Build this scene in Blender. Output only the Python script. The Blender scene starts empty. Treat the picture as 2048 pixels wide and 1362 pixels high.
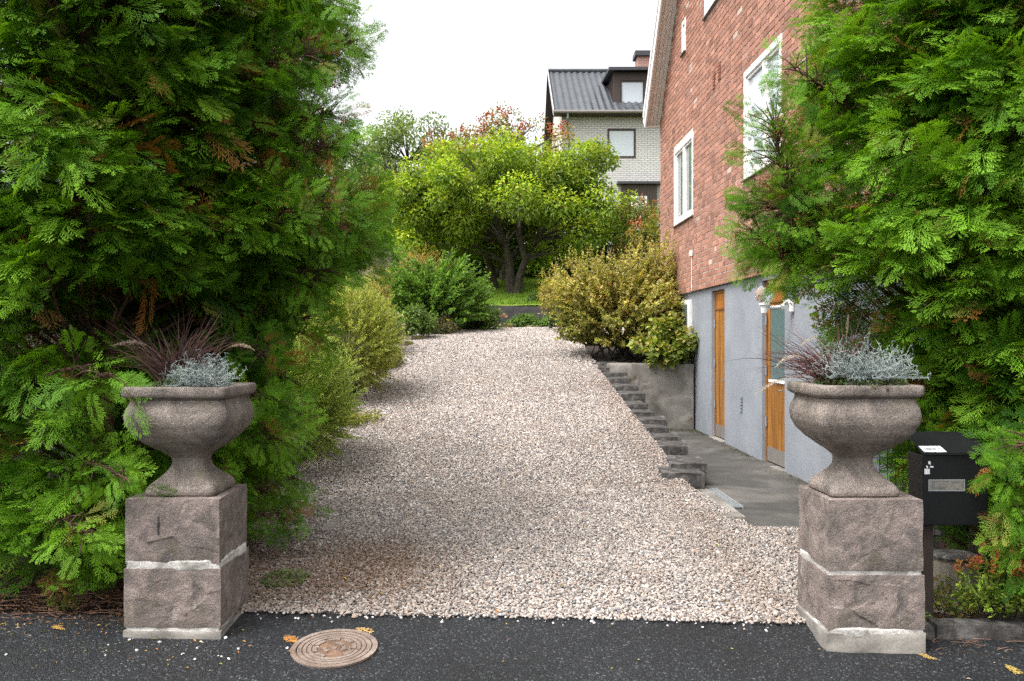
import bpy, bmesh, math, random
import numpy as np

# ------------------------------------------------------------------ camera, light, exposure
SC = bpy.context.scene
COL = SC.collection
R = math.radians
rng = np.random.default_rng(7)
random.seed(7)

cam_d = bpy.data.cameras.new('camera')
cam_d.lens = 31.46
cam_d.sensor_width = 36
cam_d.clip_start = 0.05
cam_d.clip_end = 3000
cam = bpy.data.objects.new('camera', cam_d)
COL.objects.link(cam)
cam.location = (0, 0, 1.6)
cam.rotation_euler = (R(90), 0, 0)
SC.camera = cam

SUN_EL, SUN_AZ = R(62), R(236)          # azimuth measured clockwise from +Y (high on the left)
world = bpy.data.worlds.new('World')
SC.world = world
world.use_nodes = True
wn = world.node_tree
wn.nodes.clear()
sky = wn.nodes.new('ShaderNodeTexSky')
sky.sky_type = 'NISHITA'
sky.sun_disc = False
sky.sun_elevation = SUN_EL
sky.sun_rotation = SUN_AZ
sky.air_density = 1.0
sky.dust_density = 6.0
sky.ozone_density = 1.0
hs = wn.nodes.new('ShaderNodeHueSaturation')      # an even grey-white overcast
hs.inputs['Saturation'].default_value = 0.12
hs.inputs['Value'].default_value = 2.1
bg = wn.nodes.new('ShaderNodeBackground')
bg.inputs['Strength'].default_value = 0.15
wo = wn.nodes.new('ShaderNodeOutputWorld')
wn.links.new(sky.outputs[0], hs.inputs['Color'])
wn.links.new(hs.outputs[0], bg.inputs['Color'])
wn.links.new(bg.outputs[0], wo.inputs['Surface'])

sun_d = bpy.data.lights.new('sun', 'SUN')
sun_d.energy = 0.75
sun_d.angle = R(14)
sun_d.color = (1.0, 0.96, 0.9)
sun = bpy.data.objects.new('sun', sun_d)
COL.objects.link(sun)
sun.rotation_euler = (R(90) - SUN_EL, 0, math.pi - SUN_AZ)
sun.location = (-6, -10, 14)

SC.view_settings.view_transform = 'Standard'
SC.view_settings.look = 'None'
SC.view_settings.exposure = 0.56
SC.view_settings.gamma = 1
SC.cycles.max_bounces = 6
SC.cycles.diffuse_bounces = 3
SC.cycles.transmission_bounces = 4
SC.cycles.use_denoising = False

# ------------------------------------------------------------------ helpers
def A(*v):
    return np.array(v, float)

def nrm(v):
    v = np.asarray(v, float)
    return v / np.maximum(np.linalg.norm(v, axis=-1, keepdims=True), 1e-9)

def vnoise(p, seed=0):
    """smooth value noise in -1..1 for an (N,3) array"""
    p = np.asarray(p, float) + seed * 17.37
    i = np.floor(p)
    f = p - i
    f = f * f * (3 - 2 * f)
    out = 0
    for dx in (0, 1):
        for dy in (0, 1):
            for dz in (0, 1):
                q = i + np.array((dx, dy, dz))
                h = np.sin(q @ np.array((127.1, 311.7, 74.7))) * 43758.5453
                h = h - np.floor(h)
                w = (f[:, 0] if dx else 1 - f[:, 0]) * (f[:, 1] if dy else 1 - f[:, 1]) * (f[:, 2] if dz else 1 - f[:, 2])
                out = out + h * w
    return out * 2 - 1

def fbm(p, seed=0, oct=4):
    p = np.asarray(p, float)
    s, a = 0, 0.5
    for k in range(oct):
        s = s + a * vnoise(p * 2 ** k, seed + k)
        a *= 0.5
    return s

class G:
    """collects vertices, faces and point colours; build() links ONE mesh object"""
    def __init__(s):
        s.V, s.F, s.C, s.n, s.S = [], [], [], 0, []
    def add(s, v, f, c=(1, 1, 1)):
        v = np.asarray(v, float).reshape(-1, 3)
        f = np.asarray(f, int)
        c = np.asarray(c, float)
        if c.ndim == 1:
            c = np.tile(c[:3], (len(v), 1))
        s.V.append(v)
        s.C.append(c[:, :3])
        s.F.append(f + s.n)
        s.n += len(v)
    def build(s, name, m, parent=None, smooth=False):
        me = bpy.data.meshes.new(name)
        V = np.concatenate(s.V) if s.V else np.zeros((0, 3))
        C = np.concatenate(s.C) if s.C else np.zeros((0, 3))
        me.vertices.add(len(V))
        me.vertices.foreach_set('co', V.astype(np.float32).ravel())
        tot = np.concatenate([np.full(len(f), f.shape[1]) for f in s.F])
        idx = np.concatenate([f.ravel() for f in s.F])
        me.loops.add(len(idx))
        me.loops.foreach_set('vertex_index', idx.astype(np.int32))
        me.polygons.add(len(tot))
        st = np.concatenate(([0], np.cumsum(tot)[:-1]))
        me.polygons.foreach_set('loop_start', st.astype(np.int32))
        me.polygons.foreach_set('use_smooth', np.full(len(tot), bool(smooth)))
        at = me.color_attributes.new('Col', 'FLOAT_COLOR', 'POINT')
        at.data.foreach_set('color', np.hstack([C, np.ones((len(C), 1))]).astype(np.float32).ravel())
        me.update(calc_edges=True)
        me.validate(clean_customdata=False)
        o = bpy.data.objects.new(name, me)
        COL.objects.link(o)
        if isinstance(m, (list, tuple)):
            for q in m:
                me.materials.append(q)
        else:
            me.materials.append(m)
        if parent is not None:
            o.parent = parent
        return o

def tag(o, label=None, cat=None, group=None, kind=None):
    if label: o['label'] = label
    if cat: o['category'] = cat
    if group: o['group'] = group
    if kind: o['kind'] = kind
    return o

def thing(name, label, cat, loc=(0, 0, 0), rz=0, group=None):
    o = bpy.data.objects.new(name, None)
    o.empty_display_size = 0.1
    COL.objects.link(o)
    o.location = loc
    o.rotation_euler = (0, 0, rz)
    return tag(o, label, cat, group)

BOXF = np.array([(0, 3, 2, 1), (4, 5, 6, 7), (0, 1, 5, 4), (1, 2, 6, 5), (2, 3, 7, 6), (3, 0, 4, 7)])
def box(g, x0, x1, y0, y1, z0, z1, c=(1, 1, 1), jit=0):
    v = np.array([(x0, y0, z0), (x1, y0, z0), (x1, y1, z0), (x0, y1, z0), (x0, y0, z1), (x1, y0, z1), (x1, y1, z1), (x0, y1, z1)], float)
    if jit: v += rng.normal(0, jit, v.shape)
    g.add(v, BOXF, c)

def bbox(g, x0, x1, y0, y1, z0, z1, b=0.01, c=(1, 1, 1), seg=2, jit=0):
    """box with rounded edges"""
    bm = bmesh.new()
    bmesh.ops.create_cube(bm, size=1)
    for v in bm.verts:
        v.co = ((x0 + x1) / 2 + v.co.x * (x1 - x0), (y0 + y1) / 2 + v.co.y * (y1 - y0), (z0 + z1) / 2 + v.co.z * (z1 - z0))
        if jit:
            v.co.x += random.uniform(-jit, jit); v.co.y += random.uniform(-jit, jit); v.co.z += random.uniform(-jit, jit)
    bmesh.ops.bevel(bm, geom=bm.edges[:], offset=b, segments=seg, affect='EDGES', profile=0.5)
    from_bm(g, bm, c)

def from_bm(g, bm, c=(1, 1, 1)):
    bm.verts.ensure_lookup_table()
    bm.verts.index_update()
    v = np.array([t.co[:] for t in bm.verts])
    d = {}
    for f in bm.faces:
        d.setdefault(len(f.verts), []).append([t.index for t in f.verts])
    first = True
    for k, fs in d.items():
        if first:
            base = g.n
            g.add(v, np.array(fs), c)
            first = False
        else:
            g.F.append(np.array(fs) + base)
    bm.free()

def tube(g, pts, rad, n=6, c=(1, 1, 1), cap=True):
    pts = np.asarray(pts, float)
    m = len(pts)
    rad = np.full(m, rad) if np.isscalar(rad) else np.asarray(rad, float)
    t = nrm(np.gradient(pts, axis=0))
    ref = np.where(np.abs(t[:, 2:3]) > 0.9, A(1, 0, 0), A(0, 0, 1))
    a = nrm(np.cross(t, ref))
    b = np.cross(t, a)
    th = np.arange(n) * 2 * math.pi / n
    v = pts[:, None, :] + rad[:, None, None] * (np.cos(th)[None, :, None] * a[:, None, :] + np.sin(th)[None, :, None] * b[:, None, :])
    i = np.arange(m - 1)[:, None] * n
    j = np.arange(n)[None, :]
    jn = (j + 1) % n
    f = np.stack([i + j, i + jn, i + n + jn, i + n + j], -1).reshape(-1, 4)
    cc = np.asarray(c, float)
    if cc.ndim == 2: cc = np.repeat(cc, n, axis=0)
    base = g.n
    g.add(v.reshape(-1, 3), f, cc)
    if cap:
        g.F.append(np.array([list(range(n))[::-1]]) + base)
        g.F.append(np.array([list(range(n))]) + base + (m - 1) * n)

def lathe(g, prof, n=24, c=(1, 1, 1), o=(0, 0, 0), cap=True):
    th = np.arange(n) * 2 * math.pi / n
    P = np.asarray(prof, float)
    v = np.stack([P[:, 0:1] * np.cos(th), P[:, 0:1] * np.sin(th), np.repeat(P[:, 1:2], n, 1)], -1) + A(*o)
    m = len(P)
    i = np.arange(m - 1)[:, None] * n
    j = np.arange(n)[None, :]
    jn = (j + 1) % n
    f = np.stack([i + j, i + jn, i + n + jn, i + n + j], -1).reshape(-1, 4)
    base = g.n
    g.add(v.reshape(-1, 3), f, c)
    if cap:
        g.F.append(np.array([list(range(n))[::-1]]) + base)
        g.F.append(np.array([list(range(n))]) + base + (m - 1) * n)

def ribbon(g, pts, w, nrmv, c):
    pts = np.asarray(pts, float)
    t = nrm(np.gradient(pts, axis=0))
    s = nrm(np.cross(t, np.asarray(nrmv, float)))
    w = np.asarray(w, float)[:, None]
    v = np.stack([pts - s * w, pts + s * w], 1).reshape(-1, 3)
    i = np.arange(len(pts) - 1) * 2
    f = np.stack([i, i + 1, i + 3, i + 2], -1)
    g.add(v, f, c)

def grid(g, X, Y, Z, c=(1, 1, 1)):
    """X,Y,Z 2-D arrays"""
    r, k = X.shape
    v = np.stack([X, Y, Z], -1).reshape(-1, 3)
    i = np.arange(r - 1)[:, None] * k
    j = np.arange(k - 1)[None, :]
    f = np.stack([i + j, i + j + 1, i + k + j + 1, i + k + j], -1).reshape(-1, 4)
    g.add(v, f, c)

def frames(d, hint):
    x = nrm(d)
    y = nrm(np.cross(hint, x))
    z = np.cross(x, y)
    return np.stack([x, y, z], -1)      # columns

def stamp(g, tv, tf, pos, M, sc, col, tt=None, tip=None):
    """copies template (tv,tf) to every pos; tt in 0..1 per template vertex mixes towards tip colour"""
    N = len(pos)
    if N == 0: return
    nv = len(tv)
    sc = np.broadcast_to(np.asarray(sc, float), (N,))
    v = np.einsum('nij,vj->nvi', M, tv) * sc[:, None, None] + np.asarray(pos)[:, None, :]
    c = np.repeat(np.asarray(col, float)[:, None, :], nv, 1)
    if tt is not None and tip is not None:
        tip = np.broadcast_to(np.asarray(tip, float), (N, 3))
        c = c * (1 - tt[None, :, None]) + tip[:, None, :] * tt[None, :, None]
    f = (np.asarray(tf)[None] + (np.arange(N) * nv)[:, None, None]).reshape(-1, tf.shape[1])
    g.add(v.reshape(-1, 3), f, c.reshape(-1, 3))

def leaf_t(w=0.5, fold=0.12, droop=0.15):
    """one folded leaf along +X, length 1"""
    v = np.array([(0, 0, 0), (0.45, w / 2, fold), (1, 0, -droop), (0.45, -w / 2, fold)], float)
    return v, np.array([(0, 3, 2, 1)]), np.array([0, .5, 1, .5])

def pal(n, cols, spread=0.12):
    """n random mixes of the listed colours"""
    cols = np.asarray(cols, float)
    i = rng.integers(0, len(cols), n)
    j = rng.integers(0, len(cols), n)
    t = rng.random((n, 1))
    c = cols[i] * t + cols[j] * (1 - t)
    return c * (1 + rng.normal(0, spread, (n, 1))).clip(.5, 1.6)

def rdir(n):
    return nrm(rng.normal(size=(n, 3)))

# ------------------------------------------------------------------ materials
def new_mat(name):
    m = bpy.data.materials.new(name)
    m.use_nodes = True
    return m, m.node_tree, m.node_tree.nodes['Principled BSDF']

def nd(nt, typ, **kw):
    n = nt.nodes.new(typ)
    for k, v in kw.items():
        if k in n.inputs: n.inputs[k].default_value = v
        else: setattr(n, k, v)
    return n

def ramp(nt, stops):
    r = nt.nodes.new('ShaderNodeValToRGB')
    e = r.color_ramp.elements
    while len(e) < len(stops): e.new(0.5)
    for q, (p, c) in zip(e, stops):
        q.position = p
        q.color = (*c, 1) if len(c) == 3 else c
    return r

def mixc(nt, a, b, fac=None, mode='MIX', f=0.5):
    n = nt.nodes.new('ShaderNodeMix')
    n.data_type = 'RGBA'
    n.blend_type = mode
    n.inputs[0].default_value = f
    L = nt.links.new
    if fac is not None: L(fac, n.inputs[0])
    for s, k in ((a, 6), (b, 7)):
        if isinstance(s, (tuple, list)): n.inputs[k].default_value = (*s[:3], 1)
        else: L(s, n.inputs[k])
    return n.outputs[2]

def leaf_mat(name, rough=0.5, trans=0.35, tr_tint=(1.25, 1.35, 0.55), spec=0.35):
    m, nt, p = new_mat(name)
    L = nt.links.new
    at = nd(nt, 'ShaderNodeAttribute', attribute_name='Col')
    nz = nd(nt, 'ShaderNodeTexNoise', Scale=6.0, Detail=2.0)
    tc = nd(nt, 'ShaderNodeTexCoord')
    L(tc.outputs['Object'], nz.inputs['Vector'])
    r = ramp(nt, [(0.3, (.78, .8, .85)), (0.7, (1.2, 1.18, 1.0))])
    L(nz.outputs[0], r.inputs[0])
    c = mixc(nt, at.outputs['Color'], r.outputs[0], mode='MULTIPLY', f=1)
    L(c, p.inputs['Base Color'])
    p.inputs['Roughness'].default_value = rough
    p.inputs['Specular IOR Level'].default_value = spec
    t = nd(nt, 'ShaderNodeBsdfTranslucent')
    ct = mixc(nt, c, tr_tint, mode='MULTIPLY', f=1)
    L(ct, t.inputs['Color'])
    mx = nd(nt, 'ShaderNodeMixShader')
    mx.inputs[0].default_value = trans
    L(p.outputs[0], mx.inputs[1])
    L(t.outputs[0], mx.inputs[2])
    L(mx.outputs[0], nt.nodes['Material Output'].inputs['Surface'])
    return m

def attr_mat(name, rough=0.8, nscale=30, var=0.35, bump=0.4, bscale=None, metal=0, spec=0.3, bdist=0.01):
    """colour comes from the point colour attribute, broken up by noise"""
    m, nt, p = new_mat(name)
    L = nt.links.new
    at = nd(nt, 'ShaderNodeAttribute', attribute_name='Col')
    tc = nd(nt, 'ShaderNodeTexCoord')
    nz = nd(nt, 'ShaderNodeTexNoise', Scale=nscale, Detail=5.0, Roughness=0.65)
    L(tc.outputs['Object'], nz.inputs['Vector'])
    r = ramp(nt, [(0.25, (1 - var,) * 3), (0.75, (1 + var,) * 3)])
    L(nz.outputs[0], r.inputs[0])
    c = mixc(nt, at.outputs['Color'], r.outputs[0], mode='MULTIPLY', f=1)
    L(c, p.inputs['Base Color'])
    p.inputs['Roughness'].default_value = rough
    p.inputs['Metallic'].default_value = metal
    p.inputs['Specular IOR Level'].default_value = spec
    if bump:
        n2 = nd(nt, 'ShaderNodeTexNoise', Scale=bscale or nscale * 2, Detail=4.0)
        L(tc.outputs['Object'], n2.inputs['Vector'])
        b = nd(nt, 'ShaderNodeBump', Strength=bump, Distance=bdist)
        L(n2.outputs[0], b.inputs['Height'])
        L(b.outputs[0], p.inputs['Normal'])
    return m

def stone_mat(name, stops, big=(2.5, .5), grain=160, gmix=0.5, bump=0.5, bscale=60, bdist=0.006, rough=0.85, extra=None, extra2=None, specks=None):
    m, nt, p = new_mat(name)
    L = nt.links.new
    tc = nd(nt, 'ShaderNodeTexCoord')
    n1 = nd(nt, 'ShaderNodeTexNoise', Scale=big[0], Detail=7.0, Roughness=0.62, Distortion=big[1])
    L(tc.outputs['Object'], n1.inputs['Vector'])
    r1 = ramp(nt, stops)
    L(n1.outputs[0], r1.inputs[0])
    n2 = nd(nt, 'ShaderNodeTexNoise', Scale=grain, Detail=2.0)
    L(tc.outputs['Object'], n2.inputs['Vector'])
    r2 = ramp(nt, [(0.32, (.35, .35, .36)), (0.5, (1, 1, 1)), (0.68, (1.6, 1.55, 1.5))])
    L(n2.outputs[0], r2.inputs[0])
    c = mixc(nt, r1.outputs[0], r2.outputs[0], mode='MULTIPLY', f=gmix)
    if extra:
        esc, lo, hi, ecol = extra
        n4 = nd(nt, 'ShaderNodeTexNoise', Scale=esc, Detail=6.0, Roughness=0.7)
        mp = nd(nt, 'ShaderNodeMapping')
        mp.inputs['Location'].default_value = (4.3, 2.1, 7.7)
        L(tc.outputs['Object'], mp.inputs['Vector'])
        L(mp.outputs[0], n4.inputs['Vector'])
        r4 = ramp(nt, [(lo, (0, 0, 0)), (hi, (1, 1, 1))])
        L(n4.outputs[0], r4.inputs[0])
        c = mixc(nt, c, ecol, fac=r4.outputs[0])
    if extra2:
        esc, lo, hi, ecol = extra2
        n5 = nd(nt, 'ShaderNodeTexNoise', Scale=esc, Detail=7.0, Roughness=0.75)
        m5 = nd(nt, 'ShaderNodeMapping')
        m5.inputs['Location'].default_value = (1.3, 8.1, 3.7)
        m5.inputs['Scale'].default_value = (1, 1, .45)      # run-off streaks
        L(tc.outputs['Object'], m5.inputs['Vector'])
        L(m5.outputs[0], n5.inputs['Vector'])
        r5 = ramp(nt, [(lo, (0, 0, 0)), (hi, (1, 1, 1))])
        L(n5.outputs[0], r5.inputs[0])
        c = mixc(nt, c, ecol, fac=r5.outputs[0])
    if specks:
        v6 = nd(nt, 'ShaderNodeTexVoronoi', Scale=specks)
        L(tc.outputs['Object'], v6.inputs['Vector'])
        s6 = nd(nt, 'ShaderNodeSeparateColor')
        L(v6.outputs['Color'], s6.inputs[0])
        q6 = nd(nt, 'ShaderNodeMath', operation='MULTIPLY')
        q6.inputs[1].default_value = .22
        L(s6.outputs[0], q6.inputs[0])
        t6 = nd(nt, 'ShaderNodeMath', operation='SUBTRACT')
        L(q6.outputs[0], t6.inputs[0])
        t6.inputs[1].default_value = .10
        l6 = nd(nt, 'ShaderNodeMath', operation='LESS_THAN')
        L(v6.outputs['Distance'], l6.inputs[0])
        L(t6.outputs[0], l6.inputs[1])
        c = mixc(nt, c, (.42, .41, .37), fac=l6.outputs[0])
    L(c, p.inputs['Base Color'])
    p.inputs['Roughness'].default_value = rough
    p.inputs['Specular IOR Level'].default_value = 0.3
    n3 = nd(nt, 'ShaderNodeTexNoise', Scale=bscale, Detail=6.0, Roughness=0.7)
    L(tc.outputs['Object'], n3.inputs['Vector'])
    b = nd(nt, 'ShaderNodeBump', Strength=bump, Distance=bdist)
    L(n3.outputs[0], b.inputs['Height'])
    L(b.outputs[0], p.inputs['Normal'])
    return m

def plain(name, col, rough=0.6, metal=0, bump=0, bscale=80, var=0.12, nscale=8, spec=0.4):
    return stone_mat(name, [(0.3, tuple(c * (1 - var) for c in col)), (0.7, tuple(c * (1 + var) for c in col))],
                     big=(nscale, .3), gmix=0.08, bump=bump, bscale=bscale, bdist=0.003, rough=rough)

def glass_mat(name, col=(.05, .06, .06), rough=0.03, spec=0.7):
    m, nt, p = new_mat(name)
    p.inputs['Base Color'].default_value = (*col, 1)
    p.inputs['Roughness'].default_value = rough
    p.inputs['Specular IOR Level'].default_value = spec
    return m

def asphalt_mat():
    m, nt, p = new_mat('asphalt')
    L = nt.links.new
    tc = nd(nt, 'ShaderNodeTexCoord')
    v1 = nd(nt, 'ShaderNodeTexVoronoi', Scale=120.0)
    L(tc.outputs['Object'], v1.inputs['Vector'])
    rc = ramp(nt, [(0, (.004, .0045, .0055)), (.6, (.0095, .0105, .0125)), (.9, (.022, .024, .0275)), (.985, (.07, .074, .08)), (1, (.14, .14, .15))])
    sp = nd(nt, 'ShaderNodeSeparateColor')
    L(v1.outputs['Color'], sp.inputs[0])
    L(sp.outputs[0], rc.inputs[0])
    n1 = nd(nt, 'ShaderNodeTexNoise', Scale=1.3, Detail=5.0)
    L(tc.outputs['Object'], n1.inputs['Vector'])
    r1 = ramp(nt, [(.3, (.6, .6, .6)), (.7, (1.25, 1.25, 1.25))])
    L(n1.outputs[0], r1.inputs[0])
    c = mixc(nt, rc.outputs[0], r1.outputs[0], mode='MULTIPLY', f=1)
    L(c, p.inputs['Base Color'])
    p.inputs['Roughness'].default_value = 0.62
    p.inputs['Specular IOR Level'].default_value = 0.35
    inv = nd(nt, 'ShaderNodeMath', operation='MULTIPLY_ADD')
    inv.inputs[1].default_value = -1.0
    L(v1.outputs['Distance'], inv.inputs[0])
    L(sp.outputs[1], inv.inputs[2])
    b = nd(nt, 'ShaderNodeBump', Strength=1.0, Distance=0.006)
    L(inv.outputs[0], b.inputs['Height'])
    L(b.outputs[0], p.inputs['Normal'])
    return m

def brick_mat(name, c1, c2, mortar, bw, bh, ms, axes='xz'):
    m, nt, p = new_mat(name)
    L = nt.links.new
    tc = nd(nt, 'ShaderNodeTexCoord')
    s = nd(nt, 'ShaderNodeSeparateXYZ')
    L(tc.outputs['Object'], s.inputs[0])
    cb = nd(nt, 'ShaderNodeCombineXYZ')
    L(s.outputs['xyz'.index(axes[0])], cb.inputs[0])
    L(s.outputs['xyz'.index(axes[1])], cb.inputs[1])
    b = nt.nodes.new('ShaderNodeTexBrick')
    b.inputs['Color1'].default_value = (*c1, 1)
    b.inputs['Color2'].default_value = (*c2, 1)
    b.inputs['Mortar'].default_value = (*mortar, 1)
    b.inputs['Scale'].default_value = 1
    b.inputs['Mortar Size'].default_value = ms
    b.inputs['Brick Width'].default_value = bw
    b.inputs['Row Height'].default_value = bh
    L(cb.outputs[0], b.inputs['Vector'])
    L(b.outputs['Color'], p.inputs['Base Color'])
    p.inputs['Roughness'].default_value = 0.85
    bp = nd(nt, 'ShaderNodeBump', Strength=0.6, Distance=0.01)
    bp.invert = True
    L(b.outputs['Fac'], bp.inputs['Height'])
    L(bp.outputs[0], p.inputs['Normal'])
    return m

def wood_mat():
    m, nt, p = new_mat('varnished_wood')
    L = nt.links.new
    tc = nd(nt, 'ShaderNodeTexCoord')
    mp = nd(nt, 'ShaderNodeMapping')
    mp.inputs['Scale'].default_value = (30, 30, 1.2)
    L(tc.outputs['Object'], mp.inputs['Vector'])
    n = nd(nt, 'ShaderNodeTexNoise', Scale=1.0, Detail=6.0, Roughness=0.65, Distortion=1.2)
    L(mp.outputs[0], n.inputs['Vector'])
    r = ramp(nt, [(.3, (.06, .022, .008)), (.5, (.30, .125, .022)), (.7, (.46, .21, .04))])
    L(n.outputs[0], r.inputs[0])
    at = nd(nt, 'ShaderNodeAttribute', attribute_name='Col')
    c = mixc(nt, r.outputs[0], at.outputs['Color'], mode='MULTIPLY', f=1)
    L(c, p.inputs['Base Color'])
    p.inputs['Roughness'].default_value = 0.4
    b = nd(nt, 'ShaderNodeBump', Strength=0.3, Distance=0.003)
    L(n.outputs[0], b.inputs['Height'])
    L(b.outputs[0], p.inputs['Normal'])
    return m

M_thuja = leaf_mat('thuja_leaf', 0.6, 0.3, (1.35, 1.3, .45), 0.18)
M_leaf = leaf_mat('broad_leaf', 0.5, 0.4)
M_dry = attr_mat('dry_plant', 0.85, 60, .3, 0)
M_silver = attr_mat('silver_twig', 0.8, 60, .15, 0)
M_bark = stone_mat('bark', [(.3, (.016, .013, .01)), (.55, (.06, .05, .038)), (.75, (.12, .1, .075))], big=(9, 1), grain=80, bump=1, bscale=28, bdist=.02, extra=(3, .52, .68, (.055, .065, .02)))
M_thbark = stone_mat('thuja_bark', [(.3, (.035, .018, .012)), (.7, (.13, .07, .045))], big=(14, 1), grain=90, bump=1, bscale=30, bdist=.015)
M_granite = stone_mat('rough_granite', [(.28, (.09, .08, .073)), (.45, (.175, .145, .13)), (.6, (.25, .20, .178)), (.75, (.34, .295, .27))], big=(7, 1.2), grain=200, gmix=.7, bump=1.0, bscale=95, bdist=.009, extra=(5, .56, .74, (.10, .09, .055)), extra2=(6, .6, .72, (.42, .40, .37)))
M_urn = stone_mat('cast_granite', [(.3, (.10, .088, .078)), (.5, (.205, .173, .15)), (.7, (.30, .25, .22))], big=(5, 1.0), grain=170, gmix=.75, bump=1, bscale=75, bdist=.011, extra=(6, .54, .72, (.17, .155, .09)), extra2=(7, .56, .7, (.085, .075, .065)), specks=22)
M_mortar = stone_mat('lime_mortar', [(.3, (.2, .19, .16)), (.5, (.45, .43, .40)), (.7, (.66, .64, .6))], big=(9, .8), grain=120, gmix=.4, bump=.7, bscale=50)
M_concrete = stone_mat('old_concrete', [(.3, (.11, .10, .088)), (.5, (.2, .185, .165)), (.72, (.32, .3, .265))], big=(2.2, .7), grain=120, gmix=.3, bump=.5, bscale=30, extra=(2.1, .58, .7, (.1, .075, .045)))
M_yard = stone_mat('dark_concrete', [(.3, (.035, .033, .03)), (.52, (.07, .066, .06)), (.75, (.15, .138, .122))], big=(1.4, .6), grain=150, gmix=.5, bump=.3, bscale=60, extra=(1.1, .6, .72, (.05, .05, .025)))
M_block = stone_mat('weathered_block', [(.3, (.022, .020, .019)), (.5, (.055, .051, .048)), (.68, (.16, .15, .14))], big=(7, .7), grain=120, gmix=.5, bump=.8, bscale=40)
M_darkslab = stone_mat('dark_slab', [(.3, (.035, .032, .034)), (.7, (.085, .08, .08))], big=(4, .5), grain=100, gmix=.4, bump=.5, bscale=40)
M_soil = stone_mat('soil', [(.3, (.012, .008, .006)), (.55, (.035, .023, .016)), (.75, (.075, .05, .034))], big=(6, .6), grain=90, gmix=.5, bump=1, bscale=40, bdist=.03)
M_grit = stone_mat('gravel_bed', [(.3, (.12, .1, .085)), (.55, (.2, .165, .145)), (.75, (.28, .24, .215))], big=(1.5, .5), grain=60, gmix=.8, bump=1, bscale=45, bdist=.015)
M_pebble = attr_mat('pebbles', 0.75, 90, .25, .3, 120, bdist=.003)
M_grass = leaf_mat('grass_blade', 0.5, .4)
M_lawn = stone_mat('lawn_ground', [(.3, (.15, .21, .025)), (.7, (.27, .36, .05))], big=(5, .5), grain=60, gmix=.5, bump=1, bscale=50, bdist=.03)
M_asphalt = asphalt_mat()
M_brick = attr_mat('red_brick', 0.85, 55, .32, .9, 90, bdist=.005)
M_rmortar = plain('grey_mortar', (.56, .49, .44), .9, bump=.4)
M_plaster = stone_mat('grey_plaster', [(.3, (.20, .217, .24)), (.7, (.262, .28, .305))], big=(1.6, .4), grain=200, gmix=.15, bump=.5, bscale=45, bdist=.008, extra=(1.3, .6, .85, (.165, .175, .185)))
M_whitep = plain('white_paint', (.78, .77, .75), .45, bump=.05)
M_cream = plain('cream_boards', (.74, .71, .65), .6, bump=.1)
M_rooft = plain('dark_roof', (.05, .05, .055), .45, bump=.2)
M_tile = plain('roof_tile', (.055, .06, .067), .32, var=.3, nscale=3, bump=.1)
M_pane = glass_mat('window_pane', (.16, .19, .18), .02, .9)
M_panew = glass_mat('pale_window_pane', (.45, .5, .53), .03, .9)
M_frost = plain('frosted_pane', (.085, .14, .14), .25)
M_wood = wood_mat()
M_darkwood = plain('dark_brown_boards', (.05, .036, .03), .6, bump=.2)
M_metal = plain('galvanised_metal', (.24, .255, .26), .5, bump=.1)
M_steel = plain('dull_steel', (.18, .165, .15), .45)
M_black = plain('black_paint', (.006, .0065, .0075), .5, bump=.05)
M_wbrick = brick_mat('white_brick', (.56, .55, .53), (.50, .49, .47), (.27, .26, .25), .26, .083, .011)
M_wrender = plain('pale_render', (.62, .57, .5), .8)
M_oldwood = plain('grey_old_wood', (.2, .175, .14), .8, bump=.4)
M_iron = stone_mat('cast_iron', [(.3, (.12, .085, .066)), (.7, (.27, .215, .18))], big=(7, .6), grain=150, gmix=.5, bump=.5, bscale=80, rough=.55)
M_rust = stone_mat('rusty_iron', [(.3, (.06, .038, .025)), (.7, (.22, .135, .09))], big=(12, .6), grain=150, gmix=.5, bump=.7, bscale=90)
M_sticker = plain('white_sticker', (.62, .64, .66), .4)
M_wplast = plain('white_plastic', (.7, .7, .67), .35)
M_dglobe = glass_mat('clear_globe', (.9, .92, .93), .06, .6)
M_dglobe.node_tree.nodes['Principled BSDF'].inputs['Transmission Weight'].default_value = .85
M_dglobe.node_tree.nodes['Principled BSDF'].inputs['IOR'].default_value = 1.08

# ------------------------------------------------------------------ terrain
def zprof(Y):
    """height of the drive along its length"""
    Y = np.asarray(Y, float)
    return np.interp(Y, [4.9, 6.5, 7.8, 9, 11, 13, 15, 17, 19, 21, 23, 25], [0.02, 0.02, 0.05, .13, .43, .74, 1.05, 1.33, 1.58, 1.78, 1.92, 1.97])

def zroad(X, Y):
    X, Y = np.asarray(X, float), np.asarray(Y, float)
    lat = -0.02 * np.clip(X, -3, 3)
    return 0.02 + lat - 0.1 * np.clip(5.15 - Y, 0, 2.2)

def zdrive(X, Y):
    X, Y = np.asarray(X, float), np.asarray(Y, float)
    k = np.clip((8 - Y) / 3, 0, 1)
    return zprof(Y) - 0.02 * np.clip(X, -3, 3) * k

def zland(X, Y):
    X, Y = np.asarray(X, float), np.asarray(Y, float)
    z = zprof(Y) - 0.03
    yard = (X > 1.9) & (Y < 15.22)
    z = np.where(yard, np.minimum(z, -0.02), z)
    z = np.where((X > 1.3) & (X < 1.9) & (Y > 7) & (Y < 15.22), z - .35, z)
    z = np.where(Y < 5.0, zroad(X, Y) - 0.05, z)
    back = np.interp(Y, [24.2, 24.21, 31, 39, 60, 140, 900], [0, 2.5, 3.62, 5.2, 7, 9, 12])
    z = np.where(Y > 24.2, back, z)
    z = z + np.where(X < -2.6, np.clip((-2.6 - X) * .05, 0, .4), 0) * (Y > 6)
    return z

def seg(*parts):
    out = []
    for a, b, n in parts:
        out += list(np.linspace(a, b, n, endpoint=False))
    out.append(parts[-1][1])
    return np.array(out)

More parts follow.
